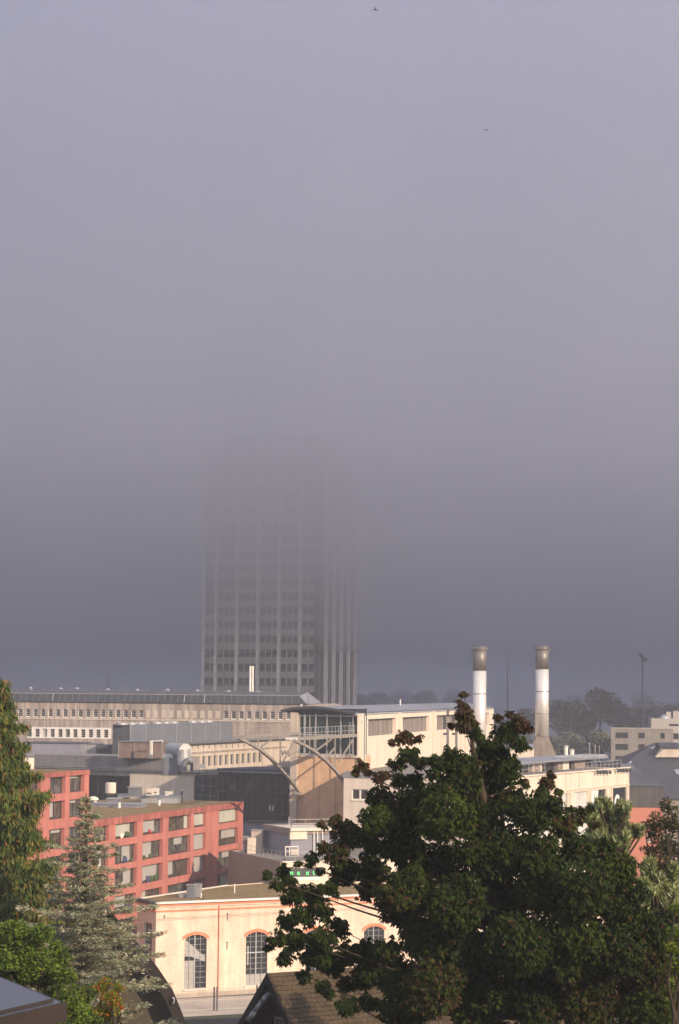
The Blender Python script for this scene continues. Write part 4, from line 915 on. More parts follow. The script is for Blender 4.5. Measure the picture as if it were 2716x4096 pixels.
    sl([(2695, 3077), (2740, 3077), (2750, 3098), (2708, 3098)], 'skylight', 'skylight_glass', 'bright skylight at the right edge'); sl([(2605, 2992), (2619, 2983), (2624, 2987), (2608, 2997)], 'skylight', 'skylight_glass', 'small skylight near the ridge')
    sl([(2512, 3053), (2524, 3043), (2530, 3046), (2518, 3056)], 'skylight', 'skylight_glass', 'small skylight low on the left')
    D0 = [onroof(2622, 3029, .4), onroof(2730, 3029, .4)]; zt2 = P(2650, 2994, 394).z
    k = MB().use('plaster_cream'); a_, b_ = D0; n_ = Vector((0, 1, 0)); c_ = Vector((a_.x+1.5, a_.y+.2, zt2)); d_ = Vector((b_.x, b_.y+.2, zt2))
    k.poly([a_, b_, d_, c_]); k.poly([a_, c_, c_+n_*6, a_+n_*2.5]); k.build('dormer', s)
    k = MB().use('slate'); e0, e1 = c_+Vector((-.5, -.5, .02)), d_+Vector((0, -.5, .02)); k.poly([e0, e1, e1+n_*7+Vector((0, 0, .8)), e0+n_*7+Vector((0, 0, .8))]); k.build('dormer_roof', s)
    # grey flats behind
    mat('flats', (.235, .21, .185), .9, var=.12, streak=.1); mat('flats_light', (.36, .33, .30), .9, var=.1)
    A_ = Face(2444, 2914, 470, 99); la = A_.u(2690, 2914); fb = thing('grey_flats', A_.pt(la/2, 0, -7), 'dull grey brown block of flats behind the slate roof', 'flats')
    wins = [(A_.u(a), A_.u(b), A_.z(2486, y1), A_.z(2486, y0)) for a, b in ((2461, 2512), (2553, 2579), (2641, 2659)) for y0, y1 in ((2930, 2953), (2976, 3000), (3024, 3046))]
    k = MB().use('flats'); holewall(k, A_, 0, la, 0, A_.zA, wins, .3); body(k, A_, la, 14, 0, A_.zA, front=False); k.build('wall', fb)
    for h_ in wins: window(A_, *h_, fb, 3 if h_[1]-h_[0] > 1.6 else 1, 1, .2, frame='steel_dark', bar=.07)
    k = MB().use('flats_light'); k.poly(rooftop(A_, la, 14, A_.zA)); k.fbox(A_, 0, la, A_.zA+.003, A_.zA+.2, -.3, .1); k.build('roof', fb)
    B_ = Face(2605, 2874, 490, 95); lb_ = B_.u(2800, 2874); fb = thing('pale_flats', B_.pt(lb_/2, 0, -7), 'pale block of flats rising behind the grey brown flats', 'flats')
    wins = [(B_.u(a), B_.u(b), B_.z(2690, y1), B_.z(2690, y0)) for a, b in ((2676, 2714), (2730, 2760)) for y0, y1 in ((2896, 2905), (2933, 2958))]
    k = MB().use('flats_light'); holewall(k, B_, 0, lb_, 0, B_.zA, wins, .3); body(k, B_, lb_, 14, 0, B_.zA, front=False); k.build('wall', fb)
    for h_ in wins: window(B_, *h_, fb, 3, 1, .2, frame='steel_dark')
    k = MB().use('roof_gravel'); k.poly(rooftop(B_, lb_, 14, B_.zA)); k.build('roof', fb)
    for x, w_, h2 in ((2678, .5, 1.4), (2709, .7, 1.6)): u = B_.u(x, 2870); k = MB().use('flats_light'); k.fbox(B_, u-w_, u+w_, B_.zA+.002, B_.zA+h2, -4, -3); k.build('roof_stack', fb)
    p = B_.pt(B_.u(2659, 2870), B_.zA, -3); k = MB().use('zinc_roof'); k.lathe(p, [(1.3, 0), (1.15, .4), (.6, .75), (.1, .9)], 16); k.build('roof_dome', fb)
posterhall()
# ---------------------------------------------------------------- far city, masts
def foliage(name, parent, cen, size, mats, n_, normal_up=.3, asp=.45, droop=0.0, dirs=None, fold=.25, sizevar=.35):
    """many leaf-shaped faces; cen (N,3) centres"""
    N = len(cen); size = np.broadcast_to(np.asarray(size, float), (N,))*(1+sizevar*(rng.random(N)-.5)*2)
    if dirs is None:
        a = rng.random(N)*2*np.pi; el = (rng.random(N)-.5)*1.6-droop; dirs = np.stack([np.cos(a)*np.cos(el), np.sin(a)*np.cos(el), np.sin(el)], 1)
    else: dirs = dirs/np.linalg.norm(dirs, axis=1, keepdims=True)
    up = rng.normal(size=(N, 3)); up[:, 2] += normal_up*3
    side = np.cross(dirs, up); side /= np.linalg.norm(side, axis=1, keepdims=True)+1e-9
    nrm = np.cross(side, dirs)
    s = size[:, None]
    v = np.empty((N, 4, 3))
    v[:, 0] = cen-dirs*s*.5; v[:, 1] = cen+side*s*asp*.5-nrm*s*fold*.2; v[:, 2] = cen+dirs*s*.5-nrm*s*fold*.1; v[:, 3] = cen-side*s*asp*.5-nrm*s*fold*.2
    me = bpy.data.meshes.new(name); o = bpy.data.objects.new(name, me); COL.objects.link(o)
    off = np.zeros(3); q = parent
    while q: off = off+np.array(q.location); q = q.parent
    o.parent = parent
    me.vertices.add(N*4); me.vertices.foreach_set('co', (v-off).reshape(-1)); me.loops.add(N*4); me.loops.foreach_set('vertex_index', np.arange(N*4, dtype=np.int32))
    me.polygons.add(N); me.polygons.foreach_set('loop_start', np.arange(0, N*4, 4, dtype=np.int32)); me.polygons.foreach_set('loop_total', np.full(N, 4, np.int32))
    for m in mats: me.materials.append(MATS[m])
    if len(mats) > 1: me.polygons.foreach_set('material_index', np.asarray(n_, np.int32))
    me.update(calc_edges=True); return o
def ball(N, c, r, flat=.85, hollow=.35):
    d = rng.normal(size=(N, 3)); d /= np.linalg.norm(d, axis=1, keepdims=True); rr = (hollow+(1-hollow)*rng.random(N)**.5)
    d = d*rr[:, None]*r; d[:, 2] *= flat; return d+np.asarray(c)
mat('leaf_far', (.08, .09, .07), .95, var=.3, scale=.15, fine=.1); mat('leaf_far2', (.095, .10, .075), .95, var=.3, scale=.2)
mat('bark', (.05, .036, .025), .95, var=.3, scale=2, bump=.4)
mat('far_wall', (.42, .40, .38), .9, var=.1); mat('far_roof', (.16, .10, .085), .9)
FAR = [(1985, 2905, 620, 90, 0), (2040, 2930, 640, 80, 1), (2100, 2895, 650, 80, 0), (2235, 2860, 660, 75, 1), (2290, 2880, 640, 95, 0), (2400, 2818, 640, 92, 0), (2345, 2890, 600, 70, 1), (2460, 2850, 650, 80, 0), (2510, 2880, 660, 60, 1),
       (2560, 2870, 680, 75, 0), (2640, 2850, 700, 55, 1), (2690, 2850, 690, 60, 0), (2300, 2970, 520, 85, 0), (2400, 2960, 510, 80, 1), (2220, 2990, 500, 60, 0), (2080, 2985, 520, 70, 0), (2480, 2970, 530, 60, 0),
       (1500, 2800, 800, 55, 1), (1600, 2790, 850, 60, 0), (1700, 2800, 820, 60, 1), (1450, 2810, 760, 50, 0), (1800, 2800, 840, 60, 0), (2720, 2900, 640, 60, 0)]
LBL = ['low crown just right of the left chimney', 'low crown between the two chimneys', 'dim crown between the chimneys', 'crown just right of the right chimney', 'broad crown right of the right chimney', 'tallest rounded crown of the hazy park', 'crown below the tallest hazy one', 'crown left of the right floodlight mast', 'small crown before the right floodlight mast',
       'crown right of the right floodlight mast', 'small crown above the pale flats', 'crown at the far right edge above the pale flats', 'dark low crown above the roof vents', 'dark low crown above the parapet railing', 'dark low crown behind the chimney foot', 'dark low crown left of the chimney foot', 'dark low crown beside the grey brown flats',
       'faint crown just right of the office tower', 'faint crown above the barrel roof, left half', 'faint crown above the barrel roof, right half', 'faint crown touching the tower fins', 'faint crown left of the left chimney', 'crown cut by the right edge behind the pale flats']
for (x, y, Y, r, k), lb in zip(FAR, LBL):
    c = P(x, y, Y); rr = r/FP*Y; g = gz(c.x, Y)
    t = thing('park_tree', (c.x, c.y, g), 'hazy tree, '+lb, 'tree', 'hazy park trees far behind the halls')
    b = MB().use('bark'); b.tube((c.x, c.y, g-.5), (c.x, c.y, c.z), .35+rr*.03, 8, .15); b.build('trunk', t)
    N = 2600; subs = ball(9, c, rr*.62, .8, .3); cen = np.concatenate([ball(N//9, s_, rr*.5, .85, .5) for s_ in subs])
    foliage('crown', t, cen, rr*.11, ['leaf_far' if k == 0 else 'leaf_far2'], None, asp=.8)
HOUSES = [(a, b, min(c*.86, 900), d, e, f) for a, b, c, d, e, f in [(2290, 2783, 950, 40, 10, 0), (2330, 2800, 930, 22, 14, 1), (2480, 2770, 1050, 34, 12, 1), (2552, 2783, 940, 24, 22, 0), (2588, 2785, 930, 26, 22, 0), (2640, 2790, 1000, 30, 12, 1), (2690, 2780, 1050, 40, 10, 0), (1480, 2772, 1100, 34, 10, 1), (1690, 2770, 1150, 40, 9, 0), (1975, 2775, 1050, 36, 10, 1)]]
HL = ['long pale house in the haze right of the right chimney', 'small house in the haze below the long pale one', 'dim house in the haze right of the tallest hazy crown', 'pale gabled house just left of the right floodlight mast', 'pale gabled house just right of the right floodlight mast', 'dim roof in the haze above the pale flats', 'dim long house at the right edge of the haze', 'faint house in the fog just right of the tower', 'faint long house in the fog above the barrel roof', 'faint house in the fog between the two chimneys']
for (x, y, Y, wpx, hpx, k), lb in zip(HOUSES, HL):
    F = Face(x, y, Y, 80+17*(k)); L_ = wpx/FP*Y; z = F.zA; g = gz(F.A.x, Y); hh = hpx/FP*Y
    t = thing('distant_house', F.pt(L_/2, g, -4), lb, 'house', 'houses fading into the haze')
    b = MB().use('far_wall'); b.fbox(F, 0, L_, g-1, z-hh*.45, -8, 0); b.build('wall', t)
    r_ = MB().use('far_roof' if k else 'zinc_roof'); a, b_, c, d = F.pt(-.4, z-hh*.45, .4), F.pt(L_+.4, z-hh*.45, .4), F.pt(L_+.4, z-hh*.45, -8.4), F.pt(-.4, z-hh*.45, -8.4); e, f = F.pt(.4, z+hh*.3, -4), F.pt(L_-.4, z+hh*.3, -4)
    r_.poly([a, b_, f, e]); r_.poly([c, d, e, f]); r_.poly([b_, c, f]); r_.poly([d, a, e]); r_.build('roof', t)
    for q in range(3): u = L_*(q+.5)/3; w_ = MB().use('glass_dark'); w_.fbox(F, u-.5, u+.5, z-hh*.45-2.2, z-hh*.45-.8, 0, .04); w_.build('window', t)
for x, y0, Y, tops, lb in ((2031, 2632, 760, [(2014+i*5.5, 2610-(i % 2)*4+j*8) for i in range(7) for j in range(2)], 'faint floodlight mast with a wide lamp cluster between the two chimneys'),
                     (2570, 2640, 640, [(2555+i*3.1, 2606+i*5+j*4) for i in range(8) for j in range(2)]+[(2582, 2640), (2586, 2636)], 'floodlight mast with a slanted lamp rack above the grey brown flats'),
                     (435, 2604, 800, [], 'barely visible thin mast in the fog above the long factory')):
    a = P(x, y0, Y); g = gz(a.x, Y); t = thing('floodlight_mast', (a.x, a.y, g), lb, 'mast'); k = MB().use('steel_grey'); k.tube((a.x, a.y, g), (a.x, a.y, a.z), .42, 10, .25); k.build('pole', t)
    if tops:
        k = MB().use('steel_dark'); ps = [P(u, v, Y) for u, v in tops]; k.bar(ps[0], ps[-1], .18); k.bar(a, ps[len(ps)//2], .2); k.build('frame', t)
        for p in ps: k = MB().use('steel_dark'); k.lathe((p.x, p.y, p.z-.2), [(.12, 0), (.26, .1), (.26, .38), (.12, .45)], 8); k.build('lamp', t)
# ---------------------------------------------------------------- near roofs
def nearroofs():
    mat('barn_tile', (.022, .017, .014), .9, var=.3, fine=.3, scale=1.5); mat('barn_wall', (.075, .06, .04), .95, var=.25, fine=.15); mat('tile_brown', (.075, .052, .028), .9, var=.3, fine=.4, scale=1.2, bump=.4)
    mat('dark_board', (.03, .022, .018), .85, var=.3, fine=.15)
    # steep flared barn roof in front of the brick workshop
    Y = 118; pts = [(440, 3640), (500, 3712), (555, 3785), (600, 3832), (628, 3865), (655, 3905), (690, 3957), (712, 4010), (732, 4060), (752, 4110), (775, 4180)]
    R_ = [P(x, y, Y) for x, y in pts]; ridge = R_[0]; Lf = [Vector((2*ridge.x-p.x, p.y, p.z)) for p in R_[1:]]
    bk = Vector((-.18, 1, 0))*16
    t = thing('old_barn', (ridge.x, Y+8, gz(ridge.x, Y)), 'old barn with a steep flared dark roof behind the silvery cedar', 'barn')
    k = MB().use('barn_tile')
    th = Vector((0, 0, .22))
    for side in (R_, [ridge]+Lf):
        for i in range(len(side)-1):
            a, b = side[i], side[i+1]
            k.box8([a-th, b-th, b-th+bk, a-th+bk, a, b, b+bk, a+bk])
    k.build('roof', t)
    k = MB().use('dark_board')
    for side in (R_, [ridge]+Lf):
        for i in range(len(side)-1):
            a, b = side[i], side[i+1]; n = Vector((0, .06, 0)); dn = Vector((0, 0, -.75)) if i else Vector((0, 0, -.75)); a0 = a-Vector((0, .02, 0)); b0 = b-Vector((0, .02, 0)); s_ = -1 if side is R_ else 1
            o = Vector((s_*.35, 0, -.55)); k.box8([a0+o-n, b0+o-n, b0+o, a0+o, a0-n, b0-n, b0, a0])
    k.build('verge_board', t)
    k = MB().use('barn_wall'); ins = Vector((0, 1.0, 0)); o = Vector((-.5, 0, -.3)); pl = [p+ins+o for p in R_[1:9]]; pr_ = [Vector((2*ridge.x-p.x, p.y, p.z)) for p in pl]
    base = gz(ridge.x, Y); k.poly([Vector((pl[-1].x, pl[-1].y, base))]+[p for p in pl[::-1]]+[ridge+ins+Vector((0, 0, -.3))]+pr_+[Vector((pr_[-1].x, pr_[-1].y, base))]); k.build('gable_wall', t)
    k = MB().use('barn_wall'); a, b = pl[-1], pr_[-1]
    for p in (a, b): k.poly([(p.x, p.y, base), (p.x+bk.x, p.y+bk.y, base), (p.x+bk.x, p.y+bk.y, p.z), (p.x, p.y, p.z)])
    k.build('side_wall', t)
    k = MB().use('steel_light'); p = P(694, 4002, Y-.3); pr2 = [P(691, 3990, Y-.3), P(697, 3996, Y-.3), P(697, 4006, Y-.3), P(692, 4014, Y-.3)]
    for i in range(3): k.tube(pr2[i], pr2[i+1], .035, 6)
    k.build('hook', t)
    # brown tiled gable roof
    ap = P(1073, 3893, 100); g = Vector((.52, -.85, 0)).normalized(); rd = Vector((.85, .52, 0)).normalized(); hw, dp = 4.6, 4.5
    near = ap+g*hw-Vector((0, 0, dp)); far = ap-g*hw-Vector((0, 0, dp)); Lr = 15
    h = thing('tiled_house', (ap+rd*Lr/2)*1 - Vector((0, 0, ap.z-gz(ap.x, 100))), 'house with a brown tiled gable roof under the big dark tree', 'house')
    k = MB().use('tile_brown'); th = Vector((0, 0, .2))
    for e in (near, far):
        a, b, c, d = ap, e, e+rd*Lr, ap+rd*Lr; k.box8([a-th, b-th, c-th, d-th, a, b, c, d])
    nn = (near-ap).cross(rd).normalized(); nn = nn if nn.z > 0 else -nn
    for j in range(26):
        a = ap.lerp(near, j/26)+nn*.012; b = ap.lerp(near, (j+1)/26)+nn*.05; m0 = 60
        for i in range(0, 60, 1):
            o0, o1 = rd*(Lr*i/60+.01+(j % 2)*.06), rd*(Lr*(i+.93)/60+(j % 2)*.06); l_ = nn*random.uniform(0, .012); k.poly([a+o0+l_, b+o0+l_, b+o1+l_, a+o1+l_]); k.poly([b+o0+l_, b+o0-nn*.05, b+o1-nn*.05, b+o1+l_])
    k.build('roof', h)
    k = MB().use('dark_board'); off = -rd*.07
    for e in (near, far): k.box8([ap+off-Vector((0, 0, .42)), e+off-Vector((0, 0, .42)), e-Vector((0, 0, .42)), ap-Vector((0, 0, .42)), ap+off+Vector((0, 0, .02)), e+off+Vector((0, 0, .02)), e+Vector((0, 0, .02)), ap+Vector((0, 0, .02))])
    k.build('verge_board', h)
    k = MB().use('dark_board'); i_ = rd*1.3; gb = gz(ap.x, 100); n2, f2 = near-g*.6+i_, far+g*.6+i_
    k.poly([ap+i_-Vector((0, 0, .25)), n2+Vector((0, 0, .35)), Vector((n2.x, n2.y, gb)), Vector((f2.x, f2.y, gb)), f2+Vector((0, 0, .35))]); k.build('gable_wall', h)
    k = MB().use('barn_wall')
    for e in (n2, f2): q = e+rd*(Lr-2.6); k.poly([(e.x, e.y, gb), (q.x, q.y, gb), (q.x, q.y, e.z+.3), (e.x, e.y, e.z+.3)])
    k.build('side_wall', h)
    tb = thing('zinc_duct', ap+i_*.5-Vector((0, 0, 3)), 'dull zinc duct bent up under the verge of the brown tiled roof', 'duct')
    mat('zinc_dull', (.22, .23, .25), .5, metal=.5, var=.3, scale=3); k = MB().use('zinc_dull'); pp = [P(x, y, 100.2) for x, y in ((990, 4085), (1018, 4048), (1045, 4012), (1066, 3985), (1082, 3974), (1098, 3975))]
    for i in range(5): k.tube(pp[i], pp[i+1]+(pp[i+1]-pp[i])*.1, .13, 12)
    k.build('pipe', tb, smooth=True)
    wq = Face(0, 0, 0, math.degrees(math.atan2(g.x, g.y)), pt=ap+i_*.92)
    fr = (wq.u(1106, 4080), wq.u(1142, 4080), wq.z(1120, 4160), wq.z(1120, 4066)); window(wq, min(fr[:2]), max(fr[:2]), min(fr[2:]), max(fr[2:]), h, 2, 2, -.05, frame='plaster_shed', bar=.09)
    # black lean-to between the two
    mat('tar', (.014, .016, .017), .9); s = thing('tarred_shed', P(950, 4082, 150), 'flat tarred shed roof before the wire fence', 'shed'); A = P(700, 4079, 150); B = P(1300, 4066, 153); z = A.z
    k = MB().use('tar'); k.prism([(A.x, A.y-20), (B.x, B.y-20), (B.x, B.y), (A.x, A.y)], z-.3, z); k.build('roof', s)
    k = MB().use('barn_wall'); k.prism([(A.x+.4, A.y-19.5), (B.x-.4, B.y-19.5), (B.x-.4, B.y-.4), (A.x+.4, A.y-.4)], gz(0, 145)-.5, z-.305); k.build('wall', s)
    # metal roof corner at lower left
    mat('blue_metal', (.15, .165, .22), .35, metal=.6, var=.12); mat('brick_near', (.42, .20, .10), .9, var=.2, scale=3, fine=.2)
    n = thing('corner_house', P(60, 4096, 40)-Vector((0, 0, 6)), 'corner of a near house with a blue metal roof at the lower left', 'house')
    c = P(262, 4012, 38.5); l0 = P(-420, 4062, 34); l0.z = c.z; b0 = c+(P(0, 3906, 44)-c)*2.6; b0.z = c.z+ (P(0, 3906, 44).z-c.z)*2.6
    q = l0+(b0-c)
    k = MB().use('blue_metal'); k.poly([c, b0, q, l0])
    k.build('roof', n)
    k = MB().use('dark_board'); dn = Vector((0, 0, .30)); iv = (c-l0).normalized(); iw = Vector((-iv.y, iv.x, 0))*.03
    k.box8([l0-dn-iw, c-dn-iw, c-dn+iw, l0-dn+iw, l0-iw+Vector((0, 0, .02)), c-iw+Vector((0, 0, .02)), c+iw+Vector((0, 0, .02)), l0+iw+Vector((0, 0, .02))]); k.build('fascia', n)
    k = MB().use('dark_board'); e = b0-c; k.box8([c-dn, b0-dn, b0-dn-iv*.05, c-dn-iv*.05, c, b0, b0-iv*.05, c-iv*.05]); k.build('verge', n)
    k = MB().use('brick_near'); i2 = -iv*.55; pa, pb = c+i2-dn, l0-dn; yb = Vector((-iv.y, iv.x, 0))*.3; pa = pa+yb; pb = pb+yb
    k.poly([(pb.x, pb.y, 16), (pa.x, pa.y, 16), (pa.x, pa.y, pa.z+.02), (pb.x, pb.y, pa.z+.02)]); k.build('wall', n)
    k = MB().use('black_void'); a_ = c+(b0-c)*.02-iv*1.0; 
    g0 = [P(0, 3996, 37.6), P(46, 4009, 37.8), P(0, 4014, 37.3)]
    sg = MB().use('dark_board'); s0 = c+(b0-c)*.03-iv*.25+Vector((0, 0, .035)); sg.bar(s0, s0-iv*4, .05, .05); sg.build('snow_guard', n)
nearroofs()
# ---------------------------------------------------------------- unseen ridge added behind the camera to keep sun off the big tree
def shade_blocker():
    tdir = Vector((S.x, S.y, 0)).normalized(); cdir = Vector((-tdir.y, tdir.x, 0)); cdir = cdir if cdir.y > 0 else -cdir
    mb = MB(); cs = [38, 38.8, 40, 42, 44, 46, 48, 49.2, 50.0]; ts = [52, 58, 64, 72, 84, 100]
    hgt = lambda c, t: 0 if c <= 38 or c >= 50 or t in (52, 100) else (44+4*noise.noise(Vector((c*.3, t*.1, 0))) if t > 55 else 40)
    vs = {}
    for i, c in enumerate(cs):
        for j, t in enumerate(ts):
            p = cdir*c+tdir*t; h = hgt(c, t); mb.v.append((p.x, p.y, max(h, 10) if h else 8))
    m = len(ts); mb.f = [(i*m+j, i*m+j+1, (i+1)*m+j+1, (i+1)*m+j) for i in range(len(cs)-1) for j in range(m-1)]
    o = mb.build('sun_blocker', m='ground_mix'); o['kind'] = 'structure'
shade_blocker()
# ---------------------------------------------------------------- trees
mat('leaf_dark', (.022, .038, .006), .8, var=.4, scale=.7, spec=.1, trans=.12); mat('leaf_dark2', (.04, .06, .009), .8, var=.3, scale=.9, spec=.1, trans=.12); mat('leaf_brown', (.065, .036, .018), .8, var=.3, scale=.9, spec=.1, trans=.12)
mat('spruce', (.065, .11, .018), .8, var=.35, scale=.8, trans=.15); mat('spruce_tip', (.16, .15, .03), .8, var=.3, scale=.8, trans=.15); mat('cone', (.28, .12, .04), .9)
mat('cedar', (.20, .22, .13), .8, var=.35, scale=.9, trans=.05); mat('cedar_light', (.46, .44, .30), .8, var=.3); mat('twig_orange', (.22, .12, .06), .9)
mat('bush_green', (.13, .20, .02), .7, var=.35, scale=.8, trans=.3); mat('bush_dark', (.03, .06, .012), .7, var=.3, trans=.2); mat('leaf_yellow', (.20, .20, .02), .7, var=.3, trans=.3); mat('leaf_orange', (.50, .12, .02), .7, var=.3, trans=.3)
mat('pine', (.15, .19, .045), .8, var=.3, trans=.1); mat('pine_light', (.38, .40, .22), .8, var=.25); mat('autumn', (.07, .065, .02), .7, var=.4, trans=.2); mat('autumn2', (.12, .055, .025), .7, var=.3, trans=.2)
def compound(cen, size, nl, spread=1.0, droop=.9):
    """palmate drooping leaves: nl leaflets round each hub"""
    N = len(cen); az0 = rng.random(N)*2*np.pi; C = []; Dr = []; tilt = rng.normal(size=(N, 3))*.25
    for k in range(nl):
        a = az0+(k/nl)*2*np.pi*.9+rng.normal(size=N)*.12; el = -droop+rng.normal(size=N)*.28
        d = np.stack([np.cos(a)*np.cos(el), np.sin(a)*np.cos(el), np.sin(el)], 1)+tilt; d /= np.linalg.norm(d, axis=1, keepdims=True)
        l_ = size*(1-.25*abs(k-nl/2)/nl); C.append(cen+d*l_*.55); Dr.append(d)
    return np.concatenate(C), np.concatenate(Dr)
def branch(mb, a, b, r0, r1, n=5, sag=.4):
    a = Vector(a); b = Vector(b); pts = [a.lerp(b, i/n)+Vector((random.uniform(-.1, .1), random.uniform(-.1, .1), -sag*math.sin(math.pi*i/n)*(.3)))*(1 if 0 < i < n else 0) for i in range(n+1)]
    for i in range(n): mb.tube(pts[i], pts[i+1], r0+(r1-r0)*i/n, 7, r0+(r1-r0)*(i+1)/n, cap=False)
K = 2716/1568
BIG = [(1070, 1598, 9, 'b'), (1068, 1622, 17, 'b'), (1072, 1645, 26, 'b'), (1078, 1668, 30, 'b'), (1100, 1690, 22, 'd'), (1045, 1668, 12, 'b'), (1150, 1655, 14, 'b'), (1183, 1645, 16, 'b'), (1200, 1668, 24, 'b'), (1220, 1680, 14, 'b'), (1170, 1690, 36, 'd'), (1200, 1712, 26, 'd'),
       (935, 1700, 26, 'b'), (905, 1712, 14, 'b'), (965, 1705, 14, 'b'), (945, 1740, 28, 'd'), (915, 1755, 22, 'd'), (975, 1755, 22, 'd'), (835, 1760, 20, 'b'), (820, 1775, 15, 'b'), (850, 1772, 14, 'b'),
       (1010, 1765, 30, 'd'), (1040, 1740, 26, 'd'), (1065, 1790, 62, 'd'), (1130, 1730, 44, 'd'), (1160, 1770, 52, 'd'), (1115, 1820, 60, 'e'), (1005, 1810, 40, 'd'), (960, 1800, 26, 'd'), (925, 1800, 24, 'e'), (885, 1790, 22, 'b'),
       (1270, 1785, 14, 'b'), (1262, 1805, 22, 'b'), (1290, 1830, 18, 'b'), (1250, 1835, 26, 'd'), (1275, 1860, 30, 'd'), (1215, 1800, 18, 'd'), (1230, 1880, 50, 'd'), (1180, 1850, 50, 'e'),
       (880, 1840, 40, 'd'), (870, 1890, 46, 'e'), (905, 1880, 50, 'b'), (950, 1870, 66, 'd'), (1030, 1880, 70, 'e'), (1110, 1890, 66, 'd'), (1330, 1880, 30, 'b'), (1355, 1865, 18, 'b'), (1300, 1900, 40, 'b'), (1375, 1895, 14, 'b'),
       (775, 1895, 22, 'b'), (745, 1903, 15, 'b'), (800, 1920, 40, 'b'), (845, 1940, 44, 'e'), (780, 1965, 36, 'b'), (745, 1955, 20, 'b'), (720, 1978, 20, 'd'), (690, 1990, 10, 'd'), (800, 2010, 44, 'd'),
       (655, 2010, 22, 'd'), (622, 2015, 16, 'd'), (712, 1994, 11, 'd'), (740, 2010, 13, 'd'), (640, 2035, 20, 'd'), (670, 2030, 18, 'd'), (675, 2070, 30, 'd'), (720, 2065, 34, 'e'), (765, 2050, 26, 'd'), (705, 2105, 34, 'd'), (660, 2120, 28, 'e'), (745, 2100, 34, 'd'), (775, 2140, 32, 'd'), (640, 2165, 24, 'd'), (622, 2185, 16, 'd'), (690, 2165, 36, 'e'), (665, 2205, 26, 'd'), (740, 2165, 36, 'd'), (720, 2215, 36, 'd'), (760, 2225, 38, 'd'), (705, 2250, 22, 'd'), (800, 2200, 40, 'e'), (745, 2270, 22, 'd'),
       (860, 2010, 46, 'e'), (850, 2050, 36, 'b'), (905, 2060, 44, 'b'), (900, 2110, 26, 'b'), (885, 2085, 20, 'b'), (940, 2110, 44, 'd'), (930, 1960, 60, 'd'), (960, 2040, 66, 'e'), (1010, 1990, 60, 'b'), (850, 2200, 44, 'd'), (900, 2190, 40, 'd'), (845, 2255, 40, 'd'), (915, 2250, 56, 'e'), (800, 2270, 26, 'd'), (850, 2310, 26, 'd'),
       (1060, 2080, 76, 'd'), (990, 2160, 76, 'e'), (1090, 1980, 60, 'd'), (1170, 1960, 70, 'd'), (1150, 2080, 80, 'b'), (1080, 2200, 90, 'd'), (1000, 2280, 80, 'b'), (1250, 1970, 66, 'd'), (1260, 2060, 80, 'e'), (1200, 2180, 90, 'd'), (1340, 1960, 46, 'd'), (1340, 2050, 80, 'd'), (1420, 2010, 60, 'e'), (1440, 2080, 70, 'd'), (1320, 2170, 90, 'e'), (1430, 2180, 80, 'd'), (1500, 2150, 56, 'd'), (1510, 2220, 80, 'b'), (1110, 2310, 90, 'e'), (1240, 2300, 90, 'd'), (1370, 2290, 90, 'b'), (1490, 2320, 90, 'e'), (930, 2340, 60, 'd'), (1560, 2210, 44, 'd'), (1400, 1950, 26, 'd'), (1528, 2130, 40, 'd'), (1556, 2190, 50, 'd'), (1560, 2270, 60, 'e'), (1562, 2110, 24, 'd'), (1560, 2340, 60, 'd'), (800, 2325, 30, 'd'), (760, 2290, 20, 'd'), (735, 2195, 40, 'd'), (690, 2060, 26, 'd')]
